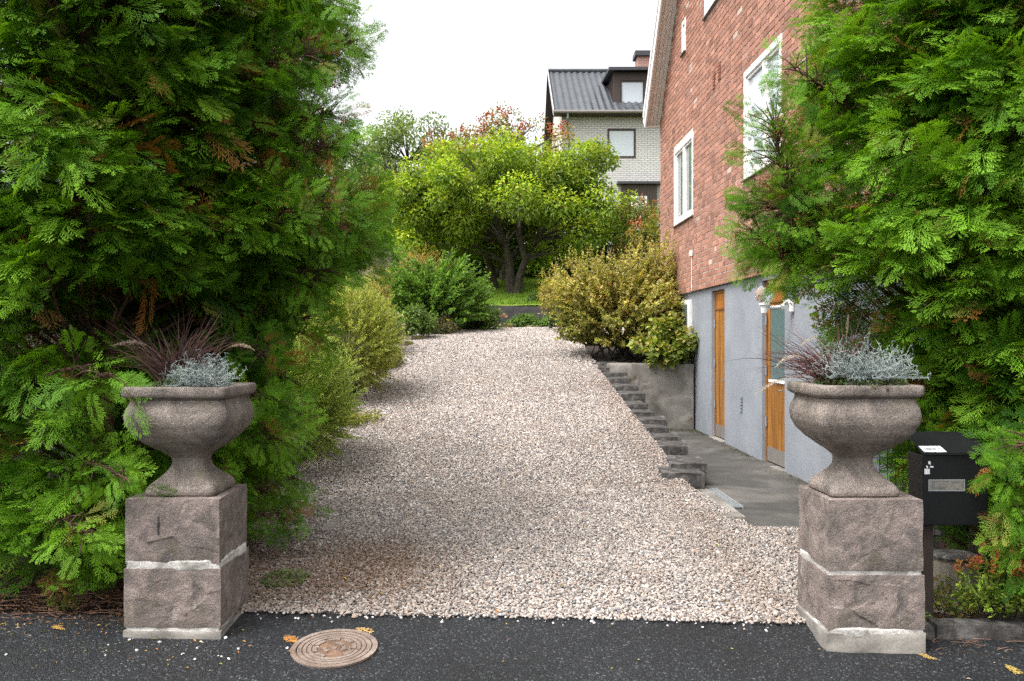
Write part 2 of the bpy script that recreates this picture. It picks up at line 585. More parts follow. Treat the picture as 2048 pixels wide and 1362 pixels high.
g = G()
xs = seg((-900, -60, 12), (-60, -8, 20), (-8, 1.88, 24), (1.88, 1.94, 2), (1.94, 8, 16), (8, 60, 20), (60, 900, 12))
ys = seg((-300, -20, 8), (-20, 4, 10), (4, 15.16, 40), (15.16, 15.24, 2), (15.24, 24.18, 20), (24.18, 24.23, 2), (24.23, 60, 40), (60, 300, 20), (300, 1500, 12))
X, Y = np.meshgrid(xs, ys)
grid(g, X, Y, zland(X, Y))
tag(g.build('ground', M_soil, smooth=False), kind='structure')

g = G()
xs, ys = seg((-40, -6, 12), (-6, 6, 49), (6, 40, 12)), seg((-12, 2, 10), (2, 5.06, 30))
X, Y = np.meshgrid(xs, ys)
Y = Y + np.where(Y > 5.0, np.where(np.abs(X) < 1.62, 0.075 + .015 * vnoise(np.stack([X * 6, X * 0, X * 0], -1).reshape(-1, 3)).reshape(X.shape), -.03), 0)
Z = zroad(X, Y) + .004
grid(g, X, Y, Z)
tag(g.build('road', M_asphalt, smooth=True), kind='structure')

def left_edge(Y):
    return np.interp(Y, [5.0, 5.3, 6.2, 7.5, 19, 20.5, 22, 23, 23.6], [-1.62, -1.66, -2.0, -2.3, -2.3, -2.15, -1.7, -.6, .2])
def right_edge(Y):
    return np.interp(Y, [5.0, 5.28, 5.32, 7.45, 7.46, 9, 15, 15.4, 18.5, 18.6, 23.6], [1.7, 1.7, 3.2, 3.2, 1.98, 1.76, 1.47, 1.47, 1.42, 7, 7])

g = G()
ys = seg((5.11, 7.44, 20), (7.44, 7.46, 1), (7.46, 18.5, 60), (18.5, 23.6, 24))
u = np.linspace(0, 1, 30)
Yg = np.repeat(ys[:, None], 30, 1)
Xg = left_edge(ys)[:, None] * (1 - u) + right_edge(ys)[:, None] * u
Zg = zdrive(Xg, Yg) + 0.004 + .012 * fbm(np.stack([Xg, Yg, Xg * 0], -1).reshape(-1, 3) * 1.3, 3).reshape(Xg.shape)
grid(g, Xg, Yg, Zg)
tag(g.build('driveway', M_grit, smooth=True), kind='structure')

# right-hand lower yard in front of the basement doors
g = G()
xs, ys = seg((1.97, 3.6, 16)), seg((7.4, 15.15, 50))
X, Y = np.meshgrid(xs, ys)
X = np.where(X < 2.0, np.interp(Y, [7.4, 9, 15.15], [1.97, 1.96, 1.73]), X)
grid(g, X, Y, .05 + .05 * np.clip((Y - 10) / 5, 0, 1) - .06 * np.clip((8.6 - Y) / 1.2, 0, 1) + .004 * fbm(np.stack([X, Y, X * 0], -1).reshape(-1, 3) * 2, 5).reshape(X.shape))
tag(g.build('yard', M_yard, smooth=True), kind='structure')

# lawn terrace behind the dark retaining wall
g = G()
xs, ys = seg((-9, 9, 40)), seg((24.25, 38, 40))
X, Y = np.meshgrid(xs, ys)
Zl = zland(X, Y) + .05 + .05 * fbm(np.stack([X, Y, X * 0], -1).reshape(-1, 3) * .8, 8).reshape(X.shape)
grid(g, X, Y, Zl)
tag(g.build('lawn', M_lawn, smooth=True), kind='structure')
g = G()
n = 26000
bx, by = rng.uniform(-3, 3.2, n), 24.4 + 9 * rng.random(n) ** 1.4
bz = zland(bx, by) + .03
d = nrm(np.stack([rng.normal(0, .5, n), rng.normal(0, .5, n), np.ones(n)], -1))
tv, tf, tt = leaf_t(.14, 0, .1)
stamp(g, tv, tf, np.stack([bx, by, bz], -1), frames(d, rdir(n)), rng.uniform(.06, .16, n), pal(n, [(.18, .30, .03), (.26, .38, .05), (.13, .23, .03)]))
tag(g.build('grass', M_grass), kind='stuff')

# gravel: real pebbles
ico_v, ico_f = [], []
bm = bmesh.new(); bmesh.ops.create_icosphere(bm, subdivisions=1, radius=1)
bm.verts.ensure_lookup_table()
ICO_V = np.array([v.co[:] for v in bm.verts]); ICO_F = np.array([[v.index for v in f.verts] for f in bm.faces]); bm.free()
def pebbles(g, x, y, z, r, col, flat=.62):
    n = len(x)
    if n == 0: return
    k = 10
    for q in range(k):
        tv = ICO_V * (1 + rng.normal(0, .17, (12, 1)))
        i = np.arange(q, n, k)
        m = len(i)
        M = frames(rdir(m), rdir(m))
        S = np.stack([rng.uniform(.75, 1.3, m), rng.uniform(.7, 1.1, m), rng.uniform(.6, .95, m)], -1)
        M = M * S[:, None, :]
        M[:, 2, :] *= .75
        stamp(g, tv, ICO_F, np.stack([x[i], y[i], z[i]], -1), M, r[i], col[i])

g = G()
def strip(y0, y1, pitch, r0, r1, jit=.55):
    yy = np.arange(y0, y1, pitch)
    P = []
    for yv in yy:
        a, b = left_edge(yv) - .06, right_edge(yv) + .03
        b = min(b, 3.2)
        xx = np.arange(a, b, pitch)
        P.append(np.stack([xx, np.full(len(xx), yv)], -1))
    P = np.concatenate(P)
    P += rng.uniform(-jit, jit, P.shape) * pitch
    P = P[P[:, 1] > 5.075 + .035 * vnoise(np.stack([P[:, 0] * 9, P[:, 0] * 0, P[:, 0] * 0], -1), 4) + .02 * vnoise(np.stack([P[:, 0] * 31, P[:, 0] * 0, P[:, 0] * 0], -1), 9)]
    n = len(P)
    r = rng.uniform(r0, r1, n) * np.where(rng.random(n) < .04, 1.6, 1)
    z = zdrive(P[:, 0], P[:, 1]) + .01 + rng.uniform(0, .010, n) + .012 * fbm(np.stack([P[:, 0], P[:, 1], P[:, 0] * 0], -1) * 1.3, 3)
    c = pal(n, [(.34, .285, .248), (.41, .353, .312), (.285, .248, .226), (.43, .395, .36), (.205, .19, .18), (.345, .27, .22)], .14)
    w = rng.random(n)
    c[w < .13] = pal((w < .13).sum(), [(.12, .115, .115), (.2, .19, .19)])
    c[w > .95] = pal((w > .95).sum(), [(.55, .52, .48)])
    # brown tracked-in debris near the left pillar and along the edges
    nz = fbm(np.stack([P[:, 0], P[:, 1], P[:, 0] * 0], -1) * 2.2, 11)
    e = np.clip(1 - (P[:, 0] - left_edge(P[:, 1])) / .9, 0, 1) * np.clip((8.5 - P[:, 1]) / 2, .35, 1)
    st = np.clip(e * 1.25 + nz * .8 - .35, 0, .85)
    brown = A(.17, .105, .065)
    pt = np.exp(-(((P[:, 0] + 1.05) / .6) ** 2 + ((P[:, 1] - 6.0) / .85) ** 2)) * (1.05 + nz * 1.5)
    tr = np.exp(-((P[:, 0] - 1.55) / .25) ** 2) * .3 + .22 * (nz > .28)
    st = np.maximum(np.maximum(st, pt), tr * (P[:, 1] < 15)).clip(0, .9)
    k = (st * rng.uniform(.2, 1.3, n)).clip(0, .9)[:, None]
    c = c * (1 - k) + brown * k
    nz2 = fbm(np.stack([P[:, 0], P[:, 1], P[:, 0] * 0], -1) * .9, 21)
    c *= (1 + .25 * nz2[:, None])
    pebbles(g, P[:, 0], P[:, 1], z, r, c)
strip(5.03, 8.2, .0175, .0065, .0135)
strip(8.2, 11.5, .019, .0075, .0145)
strip(11.5, 16, .022, .009, .016)
strip(16, 23.3, .031, .012, .020)
# strays kicked onto the asphalt
n = 90
x, y = rng.uniform(-1.6, 1.7, n), 5.1 - np.abs(rng.normal(0, .05, n))
x[:20] = -1.7 + rng.normal(0, .35, 20); y[:20] = rng.uniform(4.5, 4.76, 20)
pebbles(g, x, y, zroad(x, y) + .008, rng.uniform(.004, .011, n), pal(n, [(.5, .44, .4), (.65, .62, .6)]))
tag(g.build('gravel', M_pebble), kind='stuff')

# ------------------------------------------------------------------ thuja sprays
def spray_hi(seed):
    r = np.random.default_rng(seed)
    V, F, T = [], [], []
    def dia(b, d, L, w, t0, t1, zc=0):
        d = d / np.linalg.norm(d)
        s = np.array((-d[1], d[0], 0)) * w
        k = len(V) * 4
        V.append([b, b + d * L * .55 + s + A(0, 0, zc), b + d * L, b + d * L * .55 - s + A(0, 0, zc)])
        T.append([t0, (t0 + t1) / 2, t1, (t0 + t1) / 2])
        F.append([k, k + 3, k + 2, k + 1])
    n = 8
    bend = r.uniform(-.25, .25)
    droop = r.uniform(.05, .3)
    def axis(t):
        return A(t, bend * t * t, -droop * t * t)
    dia(A(0, 0, 0), axis(1.0) , np.linalg.norm(axis(1.0)), .008, 0, .6)
    for i in range(n):
        t = .12 + .8 * i / (n - 1)
        for sd in (-1, 1):
            tt = min(1, t + (.04 if sd > 0 else 0))
            L = (.46 * math.sin(math.pi * (.22 + .72 * tt)) + .06) * r.uniform(.75, 1.15)
            ang = sd * R(r.uniform(38, 56))
            ax = axis(tt)
            tg = nrm(axis(min(1, tt + .05)) - axis(tt - .05))
            d = A(tg[0] * math.cos(ang) - tg[1] * math.sin(ang), tg[0] * math.sin(ang) + tg[1] * math.cos(ang), tg[2] + r.uniform(-.15, .12))
            d /= np.linalg.norm(d)
            dia(ax, d, L, .011, .1, .7)
            m = 3
            for j in range(m):
                u = .3 + .62 * j / m
                for s2 in (-1, 1):
                    a2 = s2 * R(r.uniform(28, 48))
                    d2 = A(d[0] * math.cos(a2) - d[1] * math.sin(a2), d[0] * math.sin(a2) + d[1] * math.cos(a2), d[2] + r.uniform(-.2, .2))
                    dia(ax + d * L * u, d2, L * r.uniform(.3, .46) * (1.1 - .35 * u), .0135, .3, .8 + .2 * u)
            dia(ax + d * L * .8, d, L * .32, .0135, .5, 1)
    return np.array(V).reshape(-1, 3), np.array(F), np.array(T).reshape(-1)

def spray_lo(seed):
    r = np.random.default_rng(seed)
    V, F, T = [], [], []
    for i in range(9):
        t = .08 + .84 * (i // 2) / 4
        sd = -1 if i % 2 else 1
        L = .42 * math.sin(math.pi * (.25 + .65 * t)) + .08
        if i == 8: sd, L, t = 0, .3, .72
        a = sd * R(45)
        d = A(math.cos(a), math.sin(a), r.uniform(-.2, .1))
        s = A(-d[1], d[0], 0) * .03
        b = A(t, 0, -.15 * t * t)
        k = len(V) * 4
        V.append([b, b + d * L * .55 + s, b + d * L, b + d * L * .55 - s])
        T.append([0, .4, .9, .4])
        F.append([k, k + 3, k + 2, k + 1])
    return np.array(V).reshape(-1, 3), np.array(F), np.array(T).reshape(-1)

HI = [spray_hi(100 + k) for k in range(11)]
LO = [spray_lo(200 + k) for k in range(4)]
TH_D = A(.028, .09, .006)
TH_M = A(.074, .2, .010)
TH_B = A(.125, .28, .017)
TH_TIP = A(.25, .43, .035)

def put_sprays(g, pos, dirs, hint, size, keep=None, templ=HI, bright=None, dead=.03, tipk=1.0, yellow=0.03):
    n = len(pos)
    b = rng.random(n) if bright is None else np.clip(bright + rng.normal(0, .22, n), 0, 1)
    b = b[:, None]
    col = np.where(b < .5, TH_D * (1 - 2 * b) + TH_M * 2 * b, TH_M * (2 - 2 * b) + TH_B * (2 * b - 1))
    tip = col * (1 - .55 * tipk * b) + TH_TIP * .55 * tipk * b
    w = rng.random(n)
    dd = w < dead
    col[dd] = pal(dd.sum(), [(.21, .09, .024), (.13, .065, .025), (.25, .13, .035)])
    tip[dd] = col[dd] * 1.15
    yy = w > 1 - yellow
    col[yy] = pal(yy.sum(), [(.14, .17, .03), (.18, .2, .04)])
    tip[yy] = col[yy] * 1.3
    if keep is not None:
        pos, dirs, hint, size, col, tip = (q[keep] for q in (pos, dirs, hint, size, col, tip))
        n = len(pos)
    M = frames(dirs, hint)
    k = rng.integers(0, len(templ), n)
    for q, (tv, tf, tt) in enumerate(templ):
        i = k == q
        stamp(g, tv, tf, pos[i], M[i], size[i], col[i], tt, tip[i])

CONE_V, CONE_F = ICO_V * A(.5, .5, 1), ICO_F
def cones(g, pos, n, spread=.06):
    p = pos + rng.normal(0, spread, (n, 3))
    M = frames(nrm(rng.normal(0, .4, (n, 3)) + A(0, 0, 1)), rdir(n))
    M = M[:, :, [1, 2, 0]]
    stamp(g, CONE_V, CONE_F, p, M, rng.uniform(.006, .010, n), pal(n, [(.30, .13, .045), (.22, .09, .035), (.4, .2, .08)]))

def blocked(p):
    """space kept free of foliage: in front of and above the pillars, urns, mailbox and drive"""
    x, y, z = p[:, 0], p[:, 1], p[:, 2]
    k = (x > -2.12) & (x < -1.2) & (y < 5.42) & (z < 1.62)
    k |= (x > -2.05) & (x < -1.3) & (y < 5.7) & (z < 1.3)
    k |= (x > 1.4) & (x < 2.5) & (y < 5.5) & (z < 1.75)
    k |= (x > 2.2) & (x < 2.58) & (y < 5.45) & (z < 1.02)
    k |= (x > 1.2) & (x < 2.3) & (y < 7.8) & (z < 2.0)
    k |= (x > -1.62) & (x < 0) & (z < 1.85) & (z > .5)
    k |= (y < 4.78) & (z < 1.6)
    k |= (y < 4.45)
    return k

def thuja(cx, cy, z0, z1, prof, nb, label, lean=(0, 0), seed=0, hole=None, cone_lit_side=None, size=(.15, .28), group='thuja trees of the entrance hedges', per=21, trunk_r=.08, gap=None, front_bias=.62):
    """prof: list of (z, radius). front_bias: share of boughs turned to the camera's side"""
    root = thing('thuja_tree', label, 'thuja', (cx, cy, z0))
    root['group'] = group
    zs, rs = np.array([p[0] for p in prof]), np.array([p[1] for p in prof])
    O = A(cx, cy, z0)
    crown, wood = G(), G()
    # trunk with shreddy fluting
    tz = np.linspace(0, z1 - z0, 14)
    tr = trunk_r * (1 - tz / (z1 - z0) * .9)
    tp = np.stack([.03 * np.sin(tz * 2 + seed), .03 * np.cos(tz * 1.7 + seed), tz], -1)
    tube(wood, tp, tr + .01, 10)
    if trunk_r > .06:
        for q in range(3):
            a = rng.uniform(0, 6.28)
            off = np.stack([np.cos(a) * (.03 + tz * .09), np.sin(a) * (.03 + tz * .09), tz * 1.0], -1)
            tube(wood, tp * .4 + off, tr * .5, 7)
    toc = math.atan2(-cy, -cx)          # direction of the camera
    P, D, L_, B = [], [], [], []
    areas = np.interp(np.linspace(zs[0], zs[-1], 200), zs, rs) + .15
    cdf = np.cumsum(areas); cdf /= cdf[-1]
    for k in range(nb):
        z = np.interp(rng.random(), cdf, np.linspace(zs[0], zs[-1], 200))
        th = toc + rng.normal(0, .85) if rng.random() < front_bias else rng.uniform(0, 2 * math.pi)
        r = np.interp(z, zs, rs) * (1 + .2 * vnoise(A(math.cos(th) * 1.7, math.sin(th) * 1.7, z * 1.9)[None], seed)[0] + rng.normal(0, .07))
        o = A(math.cos(th), math.sin(th), 0)
        p = A(cx, cy, 0) + o * r + A(0, 0, z)
        up = rng.uniform(-.1, .65)
        d = nrm(o + A(0, 0, up) + rng.normal(0, .22, 3))
        if hole is not None and any(((p - A(*h[:3])) ** 2 / A(*h[3:]) ** 2).sum() < 1 for h in hole) and rng.random() < .93:
            continue
        P.append(p); D.append(d)
        # woody limb
        q0 = A(cx, cy, max(z0 + .15, z - r * (.5 + up * .4)))
        mid = (q0 + p) / 2 + A(0, 0, -.08)
        if not blocked((p - d * .2)[None])[0]:
            s = np.linspace(0, 1, 6)[:, None]
            line = (1 - s) ** 2 * q0 + 2 * s * (1 - s) * mid + s * s * (p - d * .22)
            tube(wood, line - O, np.linspace(.016, .004, 6), 4, cap=False)
        if cone_lit_side is not None and o[0] * cone_lit_side > .25 and rng.random() < .3 and z > 1.2 and not blocked((p + o * .1)[None])[0]:
            cones(crown, p - O + d * -.02, rng.integers(6, 15))
    P, D = np.array(P), np.array(D)
    nbk = len(P)
    rep = lambda a: np.repeat(a, per, 0)
    n = nbk * per
    p, d = rep(P), rep(D)
    lat = nrm(np.cross(d, A(0, 0, 1)))
    t = rng.random((n, 1)) ** .8
    s = rng.uniform(-1, 1, (n, 1))
    pos = p + d * (t - 1) * .5 + lat * s * (.30 * (1 - t) + .06) + A(0, 0, 1) * (-.22 * s * s - .1 * rng.random((n, 1)))
    dr = nrm(d + lat * s * 1.1 + A(0, 0, -1) * rng.uniform(-.1, .75, (n, 1)) + rng.normal(0, .25, (n, 3)))
    hint = nrm(A(0, 0, 1) + d * .75 + rng.normal(0, .55, (n, 3)))
    bb = rep(rng.normal(.5, .33, (nbk, 1)))[:, 0] * .6 + t[:, 0] * .55 + .03 + (.22 * np.clip(d[:, 0] * cone_lit_side, 0, 1) if cone_lit_side else 0)  # boughs facing the drive coloured brighter, light painted into that side
    size = rng.uniform(size[0], size[1], n)
    keep = ~blocked(pos) & ~blocked(pos + dr * size[:, None]) & (rng.random(n) < 1)
    if hole is not None:
        for h in hole:
            keep &= ~(((((pos + dr * .1 - A(*h[:3])) / A(*h[3:])) ** 2).sum(1) < 1) & (rng.random(n) < .93))
    facing = ((pos[:, :2] - A(cx, cy)) @ A(math.cos(toc), math.sin(toc))) > (-.8 if nb > 100 else -.2)
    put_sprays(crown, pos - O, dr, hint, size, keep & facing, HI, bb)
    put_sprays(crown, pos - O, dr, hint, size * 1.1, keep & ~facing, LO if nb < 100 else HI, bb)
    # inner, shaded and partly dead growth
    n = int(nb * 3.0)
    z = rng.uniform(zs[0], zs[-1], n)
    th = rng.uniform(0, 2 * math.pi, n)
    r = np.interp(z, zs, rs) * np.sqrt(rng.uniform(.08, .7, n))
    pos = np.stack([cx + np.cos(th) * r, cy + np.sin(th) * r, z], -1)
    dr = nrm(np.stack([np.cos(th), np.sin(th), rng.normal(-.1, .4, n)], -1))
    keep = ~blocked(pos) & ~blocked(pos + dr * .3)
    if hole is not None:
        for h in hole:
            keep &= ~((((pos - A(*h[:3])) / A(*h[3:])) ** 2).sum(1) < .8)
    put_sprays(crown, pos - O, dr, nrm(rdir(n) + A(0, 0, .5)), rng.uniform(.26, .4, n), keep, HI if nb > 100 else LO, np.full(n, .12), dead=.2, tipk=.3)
    # loose drooping twigs
    for k in range(int(nb * .25)):
        a = rng.uniform(0, 6.28); zz = rng.uniform(zs[0], zs[-1]); rr = np.interp(zz, zs, rs) * rng.uniform(.3, .95)
        b0 = A(math.cos(a) * rr, math.sin(a) * rr, zz - z0)
        if blocked((b0 + O)[None])[0]: continue
        s = np.linspace(0, 1, 5)[:, None]
        v = nrm(rng.normal(size=3) + A(0, 0, -.4)) * rng.uniform(.15, .4)
        tube(wood, b0 + v * s + rng.normal(0, .02, (5, 3)), np.linspace(.004, .0015, 5), 3, cap=False)
    crown.build('crown', M_thuja, root)
    wood.build('trunk', M_thbark, root)
    return root

HOLE_L = [(-2.45, 5.5, 1.78, .62, .75, .24), (-1.95, 5.9, 1.7, .45, .8, .28), (-3.0, 5.4, 1.72, .3, .6, .2)]
thuja(-3.75, 6.0, 0.05, 6.2, [(.3, .75), (.8, .95), (1.5, 1.0), (2.5, 1.05), (3.6, 1.05), (4.8, .95), (5.6, .6)], 150, 'tall thuja at the far left edge of the entrance hedge, cut by the photo edge', seed=1)
TH_L2 = thuja(-2.82, 6.05, 0.05, 6.0, [(.28, .72), (.7, .95), (1.2, 1.0), (1.7, .95), (2.4, 1.12), (3.4, 1.1), (4.6, 1.0), (5.4, .6)], 215, 'thuja with a bare reddish trunk showing just left of the left stone urn', seed=2, hole=HOLE_L, trunk_r=.1)
TH_L = thuja(-2.35, 6.75, 0.05, 5.8, [(.25, .2), (.6, .28), (1.0, .42), (1.5, .42), (1.8, .5), (2.1, .85), (2.4, 1.12), (2.65, 1.18), (2.9, 1.0), (3.2, .8), (3.6, .8), (4.0, 1.04), (4.4, 1.0), (5.2, .5)], 250, 'thuja directly behind the left urn, its coned boughs leaning over the drive', seed=3, hole=HOLE_L, cone_lit_side=1)
thuja(-2.8, 7.7, 0.08, 5.2, [(.25, .4), (.7, .48), (1.2, .5), (1.8, .6), (2.5, .72), (3.0, .55), (4.0, .5), (4.8, .35)], 130, 'thuja deepest in the left hedge, beside the pale round willow bush', seed=4)
thuja(-3.3, 7.4, 0.08, 5.6, [(.3, .8), (1.2, .9), (2.5, 1.0), (4.0, .95), (5.2, .6)], 60, 'shaded thuja in the second row behind the left hedge', seed=5, front_bias=.9)
HOLE_R = [(3.0, 5.55, .25, .55, .6, .33), (2.4, 5.9, .9, .4, .8, .5)]
TH_R = thuja(3.15, 6.35, 0.0, 5.8, [(.35, .25), (.8, .28), (1.2, .4), (1.5, .55), (1.8, .85), (2.1, 1.12), (2.5, 1.18), (3.0, 1.02), (3.9, .92), (4.8, .75), (5.5, .4)], 245, 'thuja behind the right urn, a bare coned branch reaching toward the brick house', seed=6, hole=HOLE_R, cone_lit_side=-1)
TH_R2 = thuja(3.75, 5.85, 0.0, 5.6, [(.3, .75), (.7, .95), (1.3, .98), (2.2, 1.05), (3.2, 1.1), (4.2, 1.0), (5.2, .6)], 215, 'dense thuja at the far right edge, beside the black mailbox', seed=7, hole=HOLE_R)
thuja(4.05, 7.4, 0.0, 5.4, [(.4, .6), (1.2, .9), (2.5, 1.0), (3.8, .95), (5.0, .6)], 60, 'shaded thuja in the second row between the right hedge and the brick house', seed=8, front_bias=.9)

# bare, coned branch of the right thuja that reaches out over the drive: its own small plant limb
def reach(root, pts, rad, nsp, side, size, cn, bm=.66):
    O = np.array(root.location)
    pts = np.array(pts, float)
    s = np.linspace(0, len(pts) - 1, 30)
    q = np.stack([np.interp(s, range(len(pts)), pts[:, k]) for k in range(3)], -1) + rng.normal(0, .006, (30, 3))
    w, c = G(), G()
    tube(w, q - O, np.linspace(rad, rad * .25, 30), 7)
    i = rng.integers(8, 30, nsp)
    tg = nrm(np.gradient(q, axis=0))[i]
    out = nrm(tg * .8 + rng.normal(0, .7, (nsp, 3)))
    b = q[i]
    L = rng.uniform(.05, side, (nsp, 1))
    e = b + out * L
    for k in range(nsp):
        tube(w, np.array([b[k], (b[k] + e[k]) / 2 + A(0, 0, .01), e[k]]) - O, [.006, .004, .002], 4, cap=False)
        if rng.random() < cn: cones(c, e[k] - O, int(rng.integers(4, 12)), .035)
    bri = np.clip(rng.normal(bm, .2) + np.zeros(nsp), 0, 1)
    put_sprays(c, e - O, nrm(out + A(0, 0, -.2) + rng.normal(0, .3, (nsp, 3))), nrm(rdir(nsp) + A(0, -.8, .5)), rng.uniform(*size, nsp), None, HI, bri, dead=.05)
    c.build('branch_foliage', M_thuja, root)
    w.build('branch', M_thbark, root)
reach(TH_R, [(3.0, 6.3, 1.75), (2.45, 6.15, 2.1), (2.0, 6.05, 2.35), (1.83, 6.0, 2.65), (1.74, 5.95, 3.02)], .02, 210, .34, (.09, .18), .42, .45)
reach(TH_R, [(2.4, 6.15, 2.1), (1.95, 6.1, 2.15), (1.68, 6.05, 2.3)], .012, 130, .27, (.09, .18), .42, .45)
reach(TH_R, [(2.6, 6.2, 3.0), (2.2, 6.1, 3.25), (1.9, 6.0, 3.42)], .012, 60, .2, (.10, .18), .3, .45)
reach(TH_R, [(2.6, 6.2, 2.3), (2.15, 6.05, 2.45), (1.75, 6.0, 2.5)], .012, 120, .3, (.09, .18), .42, .45)
reach(TH_L, [(-1.9, 6.6, 3.6), (-1.45, 6.5, 3.75), (-1.16, 6.4, 3.72)], .012, 60, .2, (.11, .2), .3)
for zz, x1 in ((.48, 2.86), (.66, 2.8), (.86, 2.76), (1.02, 2.82)):
    reach(TH_R2, [(3.5, 5.35, zz), (3.1, 5.1, zz + .06), (x1 + .0, 4.96, zz)], .008, 60, .2, (.11, .2), 0)
for e in ((-1.08, 6.3, 2.62), (-1.02, 6.1, 2.42), (-1.2, 6.0, 2.9), (-1.15, 6.6, 2.25), (-1.25, 5.9, 2.5), (-1.3, 6.2, 2.1), (-1.25, 6.1, 3.15), (-1.35, 5.95, 3.5)):
    reach(TH_L, [(-2.1, 6.6, e[2] - .35), (e[0] - .45, e[1] + .1, e[2] - .1), e], .012, 115, .25, (.11, .19), .16)
for e in ((-1.55, 6.7, 1.75), (-1.5, 7.2, 1.6), (-1.75, 7.0, 1.3), (-1.72, 6.6, 1.0), (-1.75, 6.4, .7), (-1.62, 6.1, .95), (-1.6, 6.0, 1.2), (-1.62, 6.3, .5), (-1.68, 6.9, .55), (-1.66, 6.0, 1.5)):
    reach(TH_L, [(-2.2, 6.8, e[2] - .1), (e[0] - .25, e[1], e[2] + .08), e], .008, 42, .22, (.11, .19), 0, .78)
reach(TH_L2, [(-2.7, 5.3, .55), (-2.5, 5.0, .6), (-2.26, 4.82, .55)], .008, 40, .16, (.11, .19), 0)
reach(TH_L2, [(-2.6, 5.3, .85), (-2.35, 5.0, .92), (-2.05, 4.76, .86)], .008, 30, .12, (.11, .17), 0)
reach(TH_L2, [(-2.7, 5.2, 1.4), (-2.4, 4.95, 1.46), (-2.1, 4.8, 1.38)], .008, 30, .14, (.13, .2), 0)
reach(TH_L, [(-2.0, 6.5, .5), (-1.75, 6.1, .42), (-1.58, 6.2, .38)], .008, 26, .15, (.11, .18), 0)

# ------------------------------------------------------------------ stone gate pillars and urns
def rough_block(g, x0, x1, y0, y1, z0, z1, amp, seed, n=72, edge=.005):
    sz = A(x1 - x0, y1 - y0, z1 - z0)
    u = np.linspace(0, 1, n)
    U, V = np.meshgrid(u, u, indexing='ij')
    for ax in range(3):
        for sd in (0, 1):
            P = np.zeros((n, n, 3))
            a, b = (ax + 1) % 3, (ax + 2) % 3
            P[..., ax] = sd
            P[..., a] = U if sd else V
            P[..., b] = V if sd else U
            p = (P * sz + A(x0, y0, z0)).reshape(-1, 3)
            uu, vv = P[..., a].ravel(), P[..., b].ravel()
            fo = (1 - np.abs(2 * uu - 1) ** 7) * (1 - np.abs(2 * vv - 1) ** 7)
            rid = (1 - np.abs(vnoise(p * 5.5, seed + ax * 3 + sd)) * 2.0)
            stepn = np.tanh(vnoise(p * 4.2, seed + 31 + ax) * 5) * .55
            disp = amp * fo * (.45 + .6 * vnoise(p * 3.2, seed + 9 + ax) + .35 * rid + stepn + .45 * fbm(p * 14, seed + 5, 3))
            if n > 60:      # broken, quarry-faced planes
                q_ = np.random.default_rng(seed * 7 + ax * 2 + sd)
                sv = q_.random((9, 2))
                wob = .09 * np.stack([vnoise(p * 7, seed + 71), vnoise(p * 7, seed + 72)], -1)
                uvp = np.stack([uu, vv], -1) + wob
                dd_ = ((uvp[:, None, :] - sv[None]) ** 2).sum(-1)
                ci = dd_.argmin(1)
                hgt, tl_ = q_.uniform(-.3, .8, 9), q_.normal(0, 1.5, (9, 2))
                fac = hgt[ci] + ((uvp - sv[ci]) * tl_[ci]).sum(1)
                disp = amp * fo * (.55 * fac + .3 * vnoise(p * 3.2, seed + 9 + ax) + .3 * fbm(p * 16, seed + 5, 4) + .25) + fo * .0028 * fbm(p * 45, seed + 6, 2)
            if ax == 2: disp = disp * .25
            nv = np.zeros(3); nv[ax] = 1 if sd else -1
            com = np.stack([fbm(p * 9, seed + 50 + k, 3) for k in range(3)], -1) * edge
            q = p + nv * disp[:, None] + com
            i = np.arange(n - 1)[:, None] * n
            j = np.arange(n - 1)[None, :]
            f = np.stack([i + j, i + n + j, i + n + j + 1, i + j + 1], -1).reshape(-1, 4)
            g.add(q, f)

def slab_rough(g, x0, x1, y0, y1, z0, z1, seed, amp=.004, n=26):
    rough_block(g, x0, x1, y0, y1, z0, z1, amp, seed, n, amp)

def pillar(cx, zb, zt, label, seed, jz, twist, fz=.055):
    cy, h = 5.01, .25
    t = thing('stone_pillar', label, 'gate pillar', (cx, cy, zb), twist, 'granite gate pillars')
    H = zt - zb
    g = G(); rough_block(g, -h, h, -h, h, jz + .013, H, .0085, seed); g.build('upper_block', M_granite, t, True)
    g = G(); rough_block(g, -h - .006, h + .008, -h - .004, h, fz + .02, jz - .013, .008, seed + 3); g.build('lower_block', M_granite, t, True)
    g = G(); slab_rough(g, -h + .004, h - .004, -h + .003, h - .004, jz - .03, jz + .03, seed + 7, .014)
    g.build('mortar_joint', M_mortar, t, True)
    g = G(); slab_rough(g, -h - .012, h + .012, -h - .012, h + .012, -.12, fz, seed + 11, .012); g.build('footing', M_block if False else M_concrete, t, True)
    g = G(); slab_rough(g, -h + .002, h - .002, -h + .002, h - .002, fz - .025, fz + .03, seed + 12, .008); g.build('mortar_bed', M_mortar, t, True)
    if fz < .03:
        g = G(); bbox(g, -.078, -.068, -h - .0075, -h + .02, H - .19, H - .09, .004); g.build('drilled_groove', M_block, t)
    return t
pillar(-1.807, .055, .757, 'granite pillar under the left urn, upper block marked by a short drilled groove', 3, .345, 0, .0)
pillar(1.936, -.012, .752, 'granite pillar under the right urn with thick white mortar joints', 47, .375, 0)

